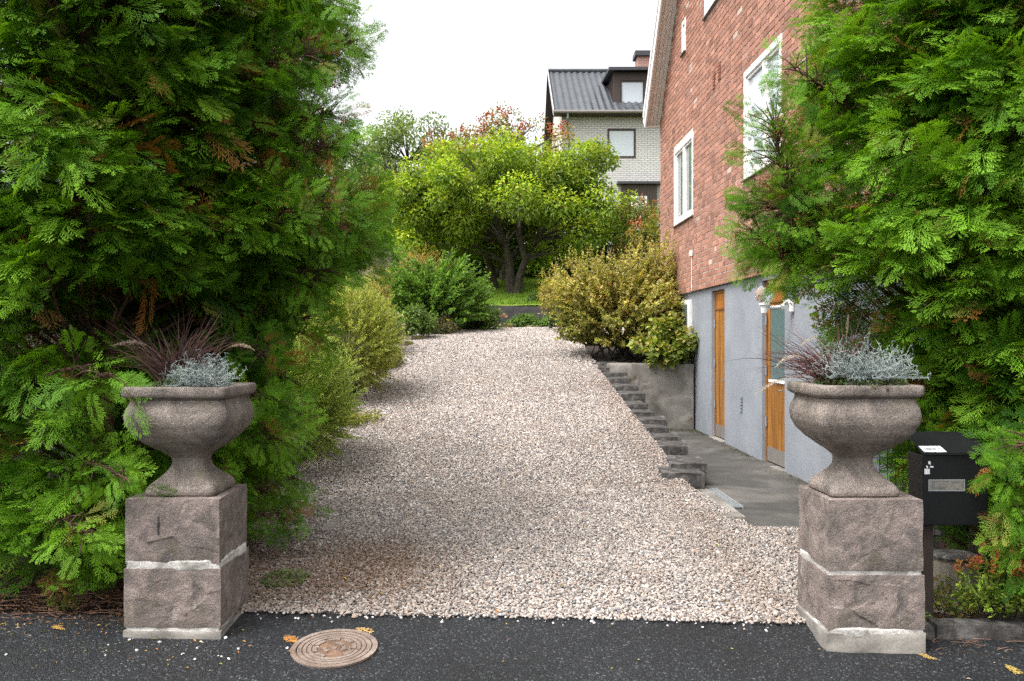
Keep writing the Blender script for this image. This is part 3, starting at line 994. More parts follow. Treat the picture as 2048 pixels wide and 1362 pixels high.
def sqprof(g, rows, n=96, o=(0, 0, 0)):
    """rounded-square lathe: rows of (half width, z, exponent)"""
    th = np.arange(n) * 2 * math.pi / n
    V = []
    for h, z, e in rows:
        r = h / (np.abs(np.cos(th)) ** e + np.abs(np.sin(th)) ** e) ** (1 / e)
        V.append(np.stack([r * np.cos(th), r * np.sin(th), np.full(n, z)], -1))
    V = np.array(V)
    m = len(rows)
    p = V.reshape(-1, 3)
    d = fbm(p * 11, 77, 4) * .006
    p = p + nrm(p * A(1, 1, 0) + 1e-6) * d[:, None]
    i = np.arange(m - 1)[:, None] * n
    j = np.arange(n)[None, :]
    jn = (j + 1) % n
    f = np.stack([i + j, i + jn, i + n + jn, i + n + j], -1).reshape(-1, 4)
    b = g.n
    g.add(p + A(*o), f)
    g.F.append(np.array([list(range(n))[::-1]]) + b)

def resample(rows, k=4):
    rows = np.array(rows, float)
    out = []
    for a, b in zip(rows[:-1], rows[1:]):
        for q in range(k):
            out.append(a + (b - a) * q / k)
    out.append(rows[-1])
    return out

def urn(cx, z, label, s, rz, hs):
    t = thing('stone_urn', label, 'urn', (cx, 5.01, z), rz, 'stone urns on the gate pillars')
    rows = [(.188, 0, 9), (.192, .02, 9), (.188, .04, 8), (.172, .062, 7), (.142, .09, 5), (.112, .12, 4), (.094, .15, 3.4), (.088, .175, 3.2), (.092, .2, 3.4),
            (.118, .228, 4), (.165, .262, 4.6), (.215, .302, 5), (.255, .35, 5.4), (.278, .40, 5.8), (.283, .445, 6), (.272, .49, 6.5), (.258, .52, 7), (.255, .538, 8)]
    rows = [(a, b, e * 1.8) for a, b, e in rows]
    r2 = [(.256, .5385, 10), (.268, .546, 12), (.283, .556, 14), (.288, .57, 16), (.287, .604, 16), (.280, .612, 16), (.225, .612, 14), (.215, .60, 10), (.21, .53, 8), (.0, .53, 4)]
    g = G(); sqprof(g, [(a * s, b * hs, e) for a, b, e in resample(rows, 3)]); g.build('bowl', M_urn, t, True)
    g = G(); sqprof(g, [(a * s, b * hs, e) for a, b, e in resample(r2[:6], 2) + r2[6:9] + [(.14, .53, 6), (.01, .53, 4)]]); g.build('rim', M_urn, t, True)
    g = G()
    n = 24
    u = np.linspace(-.205 * s, .205 * s, n)
    X, Y = np.meshgrid(u, u)
    grid(g, X, Y, .585 * hs + .012 * vnoise(np.stack([X, Y, X * 0], -1).reshape(-1, 3) * 18).reshape(X.shape))
    g.build('soil', M_soil, t, True)
    return t
urn(-1.792, .762, 'weathered square stone urn on the left pillar, in front of the thuja hedge', 1.0, R(-1), .965)
urn(1.905, .758, 'weathered square stone urn on the right pillar, near the mailbox', 1.0, R(1), .985)

# ------------------------------------------------------------------ urn plants
def blades(t, n, base, L, spread, ax_bias, cols, up=(.5, 1.3)):
    g = G()
    for k in range(n):
        a = rng.uniform(0, 6.28)
        b0 = A(*base) + A(rng.normal(0, .045), rng.normal(0, .04), 0)
        l = rng.uniform(*L)
        h = nrm(A(math.cos(a) * spread + ax_bias[0], math.sin(a) * spread + ax_bias[1], rng.uniform(*up)))
        s = np.linspace(0, 1, 9)[:, None]
        bend = rng.uniform(.1, .6) * l
        pts = b0 + h * l * s + A(h[0], h[1], -1.0) * bend * s ** 2.4 * np.array([.55, .55, .8])
        w = np.linspace(1, .08, 9) * rng.uniform(.0022, .0048)
        ribbon(g, pts, w, nrm(A(rng.normal(0, .4), -1, rng.normal(0, .5))), pal(1, cols)[0])
    g.build('blade_tuft', M_dry, t)

def plume(t, p0, p1, p2, rad, col, L=.15):
    """a bottlebrush seed head along the end of an arching stem"""
    g = G()
    s = np.linspace(0, 1, 22)[:, None]
    P = (1 - s) ** 2 * A(*p0) + 2 * s * (1 - s) * A(*p1) + s * s * A(*p2)
    tube(g, P, np.linspace(.0016, .0009, 22), 4, (.22, .13, .09), cap=False)
    g.build('seed_stem', M_dry, t)
    g = G()
    k0 = 12
    n = 700
    u = rng.random(n) ** .9
    idx = k0 + u * (21 - k0)
    i = np.floor(idx).astype(int).clip(0, 20)
    f = (idx - i)[:, None]
    c = P[i] * (1 - f) + P[i + 1] * f
    tg = nrm(P[i + 1] - P[i])
    d = nrm(rdir(n) * 1.0 + tg * .9)
    tv, tf, tt = leaf_t(.075, 0, .1)
    stamp(g, tv, tf, c, frames(d, rdir(n)), rad * rng.uniform(.6, 1.2, n) * np.sin(np.pi * (.12 + .8 * u)) , pal(n, [col, tuple(q * .8 for q in col)], .1))
    g.build('seed_head', M_dry, t)

PUR = [(.04, .016, .018), (.07, .03, .03), (.025, .014, .015), (.13, .07, .05)]
t = thing('fountain_grass', 'dark purple fountain grass in the left urn with two pale plumes against the hedge', 'ornamental grass', (-1.88, 5.06, 1.325))
t['group'] = 'purple grasses in the urns'
blades(t, 260, (0, 0, 0), (.34, .6), .5, (-.12, 0), PUR)
plume(t, (-.05, 0, 0), (-.08, -.05, .34), (-.33, -.12, .245), .018, (.40, .31, .25))
plume(t, (.1, .02, 0), (.27, -.05, .34), (.46, -.12, .22), .016, (.44, .34, .25))
t = thing('fountain_grass', 'purple fountain grass in the right urn, pale plumes drooping toward the wooden door', 'ornamental grass', (1.86, 5.06, 1.325))
t['group'] = 'purple grasses in the urns'
blades(t, 230, (0, 0, 0), (.3, .62), .65, (-.35, -.05), PUR + [(.2, .08, .07)])
plume(t, (-.02, 0, 0), (-.28, -.12, .16), (-.575, -.3, -.015), .017, (.62, .53, .42))
plume(t, (-.02, 0, 0), (-.25, -.1, .30), (-.45, -.26, .13), .017, (.62, .54, .44))
plume(t, (-.02, 0, 0), (-.12, -.1, .42), (-.32, -.24, .23), .013, (.58, .5, .4))
plume(t, (0, 0, 0), (.01, -.06, .3), (.02, -.06, .42), .012, (.4, .3, .22))

def tangle(t, n, c0, rx, rz, cols):
    g = G()
    for k in range(n):
        a, q = rng.uniform(0, 6.28), math.sqrt(rng.random())
        p = A(c0[0] + math.cos(a) * q * rx, c0[1] + math.sin(a) * q * rx * .8, c0[2])
        d = nrm(A(math.cos(a) * q * .8, math.sin(a) * q * .8, rng.uniform(.5, 1.2)))
        m = rng.integers(7, 12)
        pts = [p]
        st = rz * rng.uniform(.6, 1.15) / m
        for j in range(m):
            d = nrm(d + rng.normal(0, .5, 3) + A(0, 0, .05))
            pts.append(pts[-1] + d * st)
            pts[-1][2] = max(pts[-1][2], c0[2] + .05)
        c = pal(1, cols, .1)[0]
        tube(g, pts, np.linspace(.0019, .001, len(pts)), 4, c, cap=False)
        for j in range(2, len(pts)):
            for r_ in range(2):
                e = pts[j] + nrm(rng.normal(size=3)) * rng.uniform(.008, .022)
                tube(g, [pts[j], (pts[j] + e) / 2 + rng.normal(0, .002, 3), e], [.0016, .0014, .0008], 3, c, cap=False)
    g.build('twig_tangle', M_silver, t)
SIL = [(.22, .26, .245), (.32, .35, .33), (.13, .165, .155)]
t = thing('silver_bush', 'silvery white wiry cushion bush spilling over the front of the left urn', 'silver plant', (-1.68, 4.87, 1.31))
t['group'] = 'silver plants in the urns'
tangle(t, 230, (0, 0, 0), .085, .22, SIL)
t = thing('silver_bush', 'broad silvery white cushion bush in the middle of the right urn', 'silver plant', (1.95, 4.9, 1.33))
t['group'] = 'silver plants in the urns'
tangle(t, 330, (0, 0, .02), .125, .26, SIL)

def creeper(name, label, cat, loc, n, rx, ry, hz, cols, size, group=None):
    t = thing(name, label, cat, loc, group=group)
    g = G()
    a, q = rng.uniform(0, 6.28, n), np.sqrt(rng.random(n))
    p = np.stack([np.cos(a) * q * rx, np.sin(a) * q * ry, rng.random(n) * hz * (1.1 - q * .6)], -1)
    d = nrm(np.stack([np.cos(a), np.sin(a), rng.normal(.2, .5, n)], -1) + rng.normal(0, .5, (n, 3)))
    tv, tf, tt = leaf_t(.75, .08, .1)
    stamp(g, tv, tf, p, frames(d, nrm(rdir(n) * .7 + A(0, -.3, 1))), rng.uniform(*size, n), pal(n, cols, .2))
    g.build('leaves', M_leaf, t)
    return t
creeper('creeping_plant', 'low small leaved green creeper edging the right urn below the silver bush', 'creeping plant', (1.93, 4.96, 1.335), 2100, .24, .25, .1, [(.05, .10, .02), (.10, .16, .035), (.03, .06, .015), (.09, .05, .03)], (.011, .02))
creeper('creeping_plant', 'small patch of green creeper between the dark grass and silver bush in the left urn', 'creeping plant', (-1.85, 4.92, 1.325), 500, .16, .16, .07, [(.05, .10, .02), (.08, .13, .03)], (.012, .02))
t = thing('heather', 'grey green heather with upright spikes in the left urn', 'heather', (-1.82, 4.85, 1.325))
g = G()
for k in range(26):
    b = A(rng.normal(0, .035), rng.normal(0, .03), 0); h = nrm(A(rng.normal(0, .25), rng.normal(0, .25), 1)); l = rng.uniform(.07, .14)
    n = 46
    u = rng.random(n)[:, None]
    tv, tf, tt = leaf_t(.3, 0, 0)
    stamp(g, tv, tf, b + h * u * l, frames(nrm(rdir(n) + h * .7), rdir(n)), rng.uniform(.007, .012, n), pal(n, [(.22, .27, .2), (.14, .2, .12)]))
g.build('spikes', M_leaf, t)

# ------------------------------------------------------------------ mailbox
t = thing('mailbox', 'black metal mailbox on a post, half hidden behind the right pillar and hedge', 'mailbox', (2.53, 5.2, 0))
g = G(); bbox(g, -.185, .185, -.1, .1, .545, .945, .006); g.build('body', M_black, t)
g = G()
v = [(-.192, -.112, .948), (.192, -.112, .948), (.192, .112, 1.045), (-.192, .112, 1.045), (-.192, -.112, .962), (.192, -.112, .962), (.192, .112, 1.06), (-.192, .112, 1.06)]
g.add(v, BOXF); lid = g.build('lid', M_black, t)
g = G()
sl = (1.06 - .962) / .224
v = []
for x_, y_ in ((-.185, -.108), (-.055, -.108), (-.065, -.045), (-.19, -.045)): v.append((x_, y_, .9635 + (y_ + .112) * sl))
g.add(v, np.array([(0, 1, 2, 3)])); st = g.build('address_sticker', M_sticker, lid)
g = G()
for r_ in range(2):
    for k in range(11 - r_ * 4):
        x_ = -.165 + k * .0085; y_ = -.075 - r_ * .014
        z_ = .9650 + (y_ + .112) * sl
        w_ = .006 if k % 4 else .003
        g.add([(x_, y_, z_), (x_ + w_, y_, z_), (x_ + w_, y_ + .007, z_ + .007 * sl), (x_, y_ + .007, z_ + .007 * sl)], np.array([(0, 1, 2, 3)]))
g.build('printed_line', M_black, st)
g = G(); box(g, -.158, .05, -.1035, -.0995, .742, .748); box(g, -.158, .05, -.1035, -.0995, .802, .808); box(g, -.158, -.152, -.1033, -.0995, .748, .802); box(g, .044, .05, -.1033, -.0995, .748, .802)
np_ = g.build('name_plate_frame', M_metal, t)
g = G(); box(g, -.151, .043, -.1022, -.0997, .7485, .8015); g.build('worn_name_card', plain('worn_card', (.17, .16, .145), .5, var=.5, nscale=40), np_)
g = G(); box(g, -.18, -.15, -.1022, -.0997, .838, .87, jit=.0006); g.build('torn_sticker', M_sticker, t)
g = G(); box(g, -.158, -.145, -.1022, -.0997, .895, .91, jit=.002); box(g, -.15, -.128, -.1022, -.0997, .876, .883, jit=.002); box(g, -.168, -.16, -.1022, -.0997, .874, .886, jit=.002); g.build('sticker_remnant', M_sticker, t)
g = G(); bbox(g, -.15, -.09, -.02, .05, -.05, .545, .004); g.build('post', M_darkwood, t)

# dark wire fence and ground plants behind the mailbox
t = thing('wire_fence', 'dark wire mesh fence panel behind the right urn and the mailbox', 'fence', (2.05, 5.72, 0))
g = G()
for k in range(28): tube(g, [(k * .05, 0, 0), (k * .05, 0, 1.0)], .0022, 4)
for z_ in (.05, .25, .45, .65, .85, 1.0): tube(g, [(0, -.004, z_), (1.36, -.004, z_)], .003, 4)
g.build('mesh_panel', M_black, t)
g = G(); bbox(g, 1.36, 1.42, -.03, .03, 0, 1.05, .004); g.build('fence_post', M_black, t)

# ------------------------------------------------------------------ manhole cover
mx, my = -.925, 4.66
tl = thing('manhole_cover', 'rusty round cast iron manhole cover set in the asphalt', 'manhole cover', (mx, my, float(zroad(mx, my)) + .006))
tl.rotation_euler = (math.atan(.1), math.atan(.02), R(-12))
def ring(g, r0, r1, z0, z1, a0=0, a1=360, n=72):
    full = a1 - a0 >= 360
    th = np.radians(np.linspace(a0, a1, n + 1))
    c, s = np.cos(th), np.sin(th)
    v = np.stack([np.stack([r * c, r * s, np.full(n + 1, z)], -1) for r, z in ((r0, z0), (r0, z1), (r1, z1), (r1, z0))], 1).reshape(-1, 3)
    i = np.arange(n)[:, None] * 4
    j = np.arange(4)[None, :]
    f = np.stack([i + j, i + (j + 1) % 4, i + 4 + (j + 1) % 4, i + 4 + j], -1).reshape(-1, 4)
    b = g.n
    g.add(v, f)
    if not full: g.F.append(np.array([[0, 1, 2, 3]]) + b); g.F.append(np.array([[3, 2, 1, 0]]) + b + n * 4)
g = G(); lathe(g, [(.222, -.02), (.222, .002), (.0, .002)], 72, cap=False); g.build('base_plate', M_rust, tl)
g = G()
ring(g, .197, .224, 0, .009)
ring(g, .168, .190, 0, .008); ring(g, .144, .162, 0, .008)
ring(g, .118, .138, 0, .008, 2, 178); ring(g, .118, .138, 0, .008, 182, 358)
g.build('outer_rings', M_iron, tl)
g = G()
for k in range(8):
    if k == 6: continue
    ring(g, .09, .113, 0, .008, k * 45 + 6, k * 45 + 40, 12)
for k in (1, 3, 5): ring(g, .04, .06, 0, .008, k * 72 - 25, k * 72 + 35, 12)
box(g, -.013, .013, -.013, .013, 0, .006)
g.build('raised_segments', M_iron, tl)
g = G()
for p in (((.052, -.02), (.07, .028), (.0785, .028), (.0615, -.02)), ((.0785, .028), (.07, .028), (.088, -.02), (.097, -.02)), ((.062, -.004), (.064, .002), (.085, .002), (.087, -.004))):
    lo = [(x_, y_, 0) for x_, y_ in p]; hi = [(x_, y_, .0085 + .0003 * (len(g.V))) for x_, y_ in p]
    g.add(lo + hi, BOXF)
g.build('raised_letter', M_iron, tl)

# ------------------------------------------------------------------ kerb stones and litter
KX = [(2.215, 2.33, 'short broken kerb stone touching the right pillar'), (2.345, 2.86, 'long grey kerb stone below the reddish spirea shrub'), (2.875, 3.5, 'kerb stone at the right edge of the photo beyond the long one')]
for k, (a, b, lab) in enumerate(KX):
    t = G(); slab_rough(t, a, b, 4.93, 5.06, -.1, .022 + .008 * (k == 1), 90 + k, .006)
    tag(t.build('kerb_stone', M_block, None, True), lab, 'kerb stone', 'kerb stones right of the gate')

def litter(name, n, fx, kind='twig'):
    pass
g = G()
# brown twigs and scale leaves under the left hedge and in front of the right one
for x0, x1, y0, y1, n in ((-4.2, -2.05, 4.88, 5.8, 800), (2.2, 3.6, 4.72, 5.7, 330), (-2.2, -1.5, 5.5, 7.2, 220)):
    for k in range(n):
        x, y = rng.uniform(x0, x1), y0 + (y1 - y0) * rng.random()
        z = max(float(zroad(x, min(y, 5.1))), float(zdrive(x, y)) if y > 5.1 else -9) + rng.uniform(.005, .05) * min(1, (y - y0) * 4)
        a = rng.normal(0, .7) + (math.pi if rng.random() < .5 else 0)
        l = rng.uniform(.03, .22) * (1 if y > y0 + .12 else .4)
        s = np.linspace(0, 1, 5)[:, None]
        pts = A(x, y, z) + A(math.cos(a), math.sin(a) * .6, rng.normal(0, .08)) * l * s + A(-math.sin(a), math.cos(a), .3) * (s * (1 - s)) * rng.normal(0, .25) * l
        tube(g, pts, np.linspace(.0026, .0012, 5), 3, pal(1, [(.12, .065, .045), (.2, .12, .085), (.06, .035, .025)])[0], cap=False)
n = 5200
r_ = rng.random(n)
x = np.where(r_ < .7, rng.uniform(-4.2, -2.02, n), rng.uniform(2.2, 3.6, n)); y = 4.9 + rng.random(n) * .95
z = zroad(x, np.minimum(y, 5.1)) + rng.uniform(.0, .04, n) * np.clip((y - 4.9) * 4, 0.1, 1)
tv, tf, tt = leaf_t(.4, .1, .2)
stamp(g, tv, tf, np.stack([x, y, z], -1), frames(nrm(rdir(n) * A(1, 1, .35)), nrm(rdir(n) * .5 + A(0, 0, 1))), rng.uniform(.012, .038, n), pal(n, [(.12, .055, .03), (.22, .11, .05), (.06, .032, .02), (.16, .085, .05)], .25))
n = 2600
x = -1.05 + rng.normal(0, .42, n); y = 5.95 + rng.normal(0, .55, n)
m = (y > 5.15) & (x > left_edge(y) - .1)
x, y = x[m], y[m]
x[:700] = left_edge(8.0) + np.abs(rng.normal(0, .28, 700)); y[:700] = rng.uniform(6.6, 16, 700)
x[700:900] = 1.66 - np.abs(rng.normal(0, .15, 200)); y[700:900] = rng.uniform(9, 16, 200)
n = len(x)
stamp(g, tv, tf, np.stack([x, y, zdrive(x, y) + rng.uniform(.018, .034, n)], -1), frames(nrm(rdir(n) * A(1, 1, .3)), nrm(rdir(n) * .5 + A(0, 0, 1))), rng.uniform(.01, .03, n), pal(n, [(.12, .06, .035), (.19, .10, .05), (.08, .05, .035), (.22, .13, .07)], .25))
# specks of leaf on asphalt and gravel
n = 420
x = rng.uniform(-3.2, 3.2, n); y = np.where(rng.random(n) < .55, 5.1 + 9 * rng.random(n) ** 1.5, rng.uniform(3.9, 5.1, n))
x = np.where(y > 5.3, left_edge(y) + (right_edge(y).clip(0, 2) - left_edge(y)) * rng.random(n), x)
x[:150] = -3.3 + rng.random(150) * 1.9; y[:150] = 4.9 - .55 * rng.random(150) ** 2
z = np.where(y > 5.1, zdrive(x, y) + .026, zroad(x, y) + .007)
cols = pal(n, [(.35, .13, .03), (.45, .3, .05), (.2, .1, .05), (.3, .33, .06), (.5, .4, .3)], .2)
stamp(g, tv, tf, np.stack([x, y, z], -1), frames(nrm(rdir(n) * A(1, 1, .2)), nrm(rdir(n) * .35 + A(0, 0, 1))), rng.uniform(.012, .04, n) * np.where(y > 5.1, 1.1, .75), cols)
tag(g.build('leaf_litter', M_dry), kind='stuff')

def sprig(x, y, a, size, lab, col):
    g = G()
    tv, tf, tt = HI[int(rng.integers(0, 11))]
    d = A(math.cos(a), math.sin(a), .04)[None]
    for q in range(2):
        stamp(g, tv, tf, A(0, 0, .004 + .003 * q)[None], frames(nrm(d + A(0, q * .35, .0)), A(0, 0, 1)[None]), A(size * (1 - .3 * q)), A(*col)[None] * (1 - .2 * q), tt, A(*col)[None] * 1.3)
    o = g.build('fallen_sprig', M_dry); o.location = (x, y, float(zroad(x, y)) + .012)
    tag(o, lab, 'fallen twig', 'dry thuja sprigs on the road')
sprig(-1.23, 4.76, -.25, .115, 'orange dry thuja sprig on the asphalt left of the manhole cover', (.55, .24, .06))
sprig(-.86, 4.86, .1, .10, 'yellowish dry sprig lying on the rear rim of the manhole cover', (.55, .36, .14))
sprig(-2.5, 4.82, .5, .11, 'yellow dry sprig on the asphalt edge at the far left', (.5, .3, .08))
sprig(2.13, 4.69, .0, .10, 'straw coloured sprig at the foot of the right pillar', (.45, .30, .09))
sprig(2.52, 4.6, -.7, .085, 'small yellow sprig on the asphalt below the kerb stones', (.5, .36, .08))

# ------------------------------------------------------------------ generic shrubs
def clump_leaves(g, cen, rad, n, size, cols, w=.55, up=.3, droop=.2, shell=.5, fold=.1, O=None, topcols=None):
    """leaves through several ellipsoid clumps; cen (K,3), rad (K,3)"""
    cen = np.asarray(cen, float); rad = np.asarray(rad, float)
    K = len(cen)
    vol = rad.prod(1) ** (2 / 3); pk = vol / vol.sum()
    k = rng.choice(K, n, p=pk)
    d = rdir(n)
    r = shell + (1 - shell) * rng.random(n) ** .6
    off = d * r[:, None]
    p = cen[k] + off * rad[k]
    ld = nrm(d * .8 + rng.normal(0, .6, (n, 3)) + A(0, 0, -droop))
    hint = nrm(A(0, 0, 1) + d * .5 + rng.normal(0, up, (n, 3)))
    tv, tf, tt = leaf_t(w, fold, .15)
    c = pal(n, cols, .2)
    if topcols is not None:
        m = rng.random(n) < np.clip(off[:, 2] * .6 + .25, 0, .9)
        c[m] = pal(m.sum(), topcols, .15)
    # whole clumps differ a little in hue and vigour
    kc = 1 + rng.normal(0, .16, (K, 1))
    c = c * kc[k]
    if O is not None: p = p - O
    stamp(g, tv, tf, p, frames(ld, hint), rng.uniform(*size, n), c)

def ell_pts(n, c, r, shell=.55, zmin=-.6):
    out = []
    while len(out) < n:
        d = rdir(1)[0]
        if d[2] < zmin: continue
        out.append(A(*c) + d * A(*r) * (shell + (1 - shell) * rng.random()))
    return np.array(out)

def shoots(g, wood, base, tips, nleaf, size, cols, w=.22, O=None, curve=.15, ang=.75, start=.25, woodcol=(.2, .15, .1), rad=.004):
    """leafy wands from base points to tips; leaves alternate along the wand"""
    m = len(tips)
    tv, tf, tt = leaf_t(w, .05, .12)
    O = A(0, 0, 0) if O is None else O
    s = np.linspace(0, 1, 6)[:, None]
    P, D, S = [], [], []
    for b, t in zip(base, tips):
        b, t = A(*b), A(*t)
        mid = b + (t - b) * .55 + A(0, 0, 1) * np.linalg.norm(t - b) * curve
        q = (1 - s) ** 2 * b + 2 * s * (1 - s) * mid + s * s * t
        if wood is not None: tube(wood, q - O, np.linspace(rad, rad * .35, 6), 3, woodcol, cap=False)
        u = start + (1 - start) * rng.random(nleaf)[:, None]
        pp = (1 - u) ** 2 * b + 2 * u * (1 - u) * mid + u * u * t
        tg = nrm(2 * (1 - u) * (mid - b) + 2 * u * (t - mid))
        P.append(pp); D.append(nrm(tg * ang + rdir(nleaf) * (1 - ang * .45)))
        S.append(rng.uniform(*size, nleaf) * (1.15 - .4 * u[:, 0]))
    P, D, S = np.concatenate(P), np.concatenate(D), np.concatenate(S)
    n = len(P)
    c = pal(n, cols, .16) * np.repeat(1 + rng.normal(0, .15, m), nleaf)[:, None]
    stamp(g, tv, tf, P - O, frames(D, nrm(rdir(n) * .8 + A(0, 0, 1))), S, c)

# willows beside the drive
def willow(label, c, r, base, n, cols, size=(.025, .042)):
    t = thing('willow_bush', label, 'willow bush', base, group='round willow bushes along the drive')
    O = A(*base)
    g, w = G(), G()
    tips = ell_pts(n, c, r, .55, -.8)
    tips = tips + rng.normal(0, .03, tips.shape) + nrm(tips - A(*c)) * (np.abs(rng.normal(0, .06, (n, 1))))
    tips[:, 2] = np.maximum(tips[:, 2], base[2] + .08)
    inner = A(*c) + (tips - A(*c)) * .72 + A(0, 0, -.10)
    shoots(g, w, inner, tips, 34, size, cols, w=.3, O=O, curve=.06, ang=.75, start=.05, rad=.002)
    for k in range(22):
        i = rng.integers(0, n)
        tube(w, np.array([(rng.normal(0, .06), rng.normal(0, .06), -.03), tuple((inner[i] - O) * .5 + A(0, 0, .02)), tuple(inner[i] - O)]), [.014, .009, .004], 4)
    g.build('foliage', M_leaf, t)
    w.build('stem', M_bark, t)
WC = [(.27, .36, .075), (.37, .44, .12), (.20, .29, .06), (.44, .48, .16)]
willow('nearer round pale green willow bush beside the left edge of the drive', (-2.38, 9.7, 1.0), (.74, .95, .82), (-2.4, 9.8, .22), 2500, WC)
willow('farther taller willow bush with yellowish shoots beside the left edge of the drive', (-2.42, 13.2, 1.62), (.82, 1.1, 1.0), (-2.42, 13.2, .76), 2300, [(.32, .37, .08), (.42, .44, .13), (.25, .31, .07), (.5, .47, .16)], (.032, .05))

# bronze shrub in front of the brick house
t = thing('ninebark_shrub', 'large shrub with bronze and ochre leaves in front of the brick house corner', 'shrub', (2.0, 16.9, 1.2))
O = A(2.0, 16.9, 1.2)
g, w = G(), G()
tips = np.concatenate([ell_pts(520, (2.0, 16.7, 2.1), (1.42, 1.1, 1.0), .6, -.7), ell_pts(170, (1.35, 16.6, 2.35), (.72, .7, .85), .6, -.1), ell_pts(190, (2.7, 16.6, 2.45), (.7, .7, .95), .6, -.2), ell_pts(170, (2.72, 15.75, 1.95), (.42, .45, .75), .5, -.7)])
tips += rng.normal(0, .08, tips.shape)
tips[:, 2] = np.maximum(tips[:, 2], 1.28)
base = A(2.0, 16.8, 1.9) + (tips - A(2.0, 16.8, 1.9)) * .62 - A(0, 0, .12)
hi = tips[:, 2] > 2.25
BRZ = [(.43, .36, .12), (.50, .41, .17), (.33, .33, .08), (.44, .29, .12), (.37, .39, .10)]
BRG = [(.18, .22, .04), (.25, .26, .06), (.30, .24, .08), (.12, .17, .035)]
shoots(g, w, base[hi], tips[hi], 46, (.05, .085), BRZ, w=.75, O=O, curve=.1, ang=.45, start=0, rad=.005)
g0 = tips[hi] + nrm(tips[hi] - A(2.0, 16.8, 1.4)) * .0
sp = tips[tips[:, 2] > 2.75]
shoots(g, w, sp - A(0, 0, .1), sp + np.stack([rng.normal(0, .06, len(sp)), rng.normal(0, .06, len(sp)), rng.uniform(.1, .42, len(sp))], -1), 20, (.035, .06), BRZ, w=.7, O=O, curve=.02, ang=.6, start=0, rad=.004)
shoots(g, w, base[~hi], tips[~hi], 46, (.05, .09), BRG + BRZ[:2], w=.8, O=O, curve=.12, ang=.45, start=0, rad=.005)
for k in range(40):
    i = rng.integers(0, len(base))
    tube(w, np.array([(rng.normal(0, .25), rng.normal(0, .2), -.1), tuple((base[i] - O) * .6), tuple(base[i] - O)]), [.018, .013, .007], 5)
g.build('foliage', M_leaf, t); w.build('stem', M_bark, t)

# currant draping over the concrete wall
t = thing('currant_shrub', 'yellow green broad leaved shrub draping over the concrete retaining wall', 'shrub', (2.75, 15.55, 1.2))
O = A(2.75, 15.55, 1.2)
g, w = G(), G()
cen = ell_pts(26, (2.62, 15.15, 1.5), (.5, .35, .48), .3, -.9)
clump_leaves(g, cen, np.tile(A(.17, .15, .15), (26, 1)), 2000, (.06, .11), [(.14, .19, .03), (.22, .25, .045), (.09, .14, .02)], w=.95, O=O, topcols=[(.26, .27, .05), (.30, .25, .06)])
for c in cen: tube(w, np.array([(0, 0, -.1), tuple((c - O) * .5 + A(0, 0, .12)), tuple(c - O)]), [.01, .007, .003], 4)
g.build('foliage', M_leaf, t); w.build('stem', M_bark, t)

# spirea at the lower right
t = thing('spirea_shrub', 'low spirea with lime green, orange and red leaves behind the kerb at lower right', 'shrub', (2.78, 5.08, 0))
O = A(2.78, 5.08, 0)
g, w = G(), G()
tips = ell_pts(120, (2.8, 5.02, .2), (.4, .17, .3), .4, -.3)
base = O + (tips - O) * A(.4, .4, .1)
shoots(g, w, base, tips, 16, (.028, .05), [(.20, .30, .04), (.32, .38, .06), (.13, .22, .03)], w=.55, O=O, ang=.7, rad=.002)
top = tips[tips[:, 2] > .28]
if len(top):
    k = len(top)
    shoots(g, None, top - A(0, 0, .05), top + A(0, 0, .05), 14, (.024, .042), [(.42, .10, .05), (.45, .22, .07), (.32, .2, .05), (.36, .07, .05)], w=.55, O=O, ang=.7)
g.build('foliage', M_leaf, t); w.build('stem', M_bark, t)
creeper('ground_weed', 'small patch of green weeds on the soil between the mailbox post and the stump', 'weeds', (2.62, 5.45, .0), 800, .3, .3, .16, [(.13, .2, .03), (.2, .2, .04), (.08, .13, .02), (.25, .15, .05)], (.02, .045))
creeper('ground_weed', 'tiny green weed on the soil beside the short kerb stone', 'weeds', (2.33, 5.1, .0), 90, .06, .05, .06, [(.10, .2, .04), (.14, .22, .05)], (.015, .03))
creeper('ground_weed', 'grey green low weeds on the gravel beside the left pillar', 'weeds', (-1.46, 5.75, .04), 420, .14, .2, .07, [(.16, .2, .09), (.2, .22, .1), (.1, .15, .04)], (.02, .04))
t = thing('tree_stump', 'weathered dark topped tree stump behind the mailbox post', 'stump', (2.78, 5.62, 0))
g = G(); lathe(g, [(.17, -.05), (.15, .05), (.135, .2), (.13, .24)], 14); o = g.build('stump_wood', M_oldwood, t)
g = G(); lathe(g, [(.14, .238), (.142, .252), (.13, .262)], 14); g.build('stump_top', M_block, t)

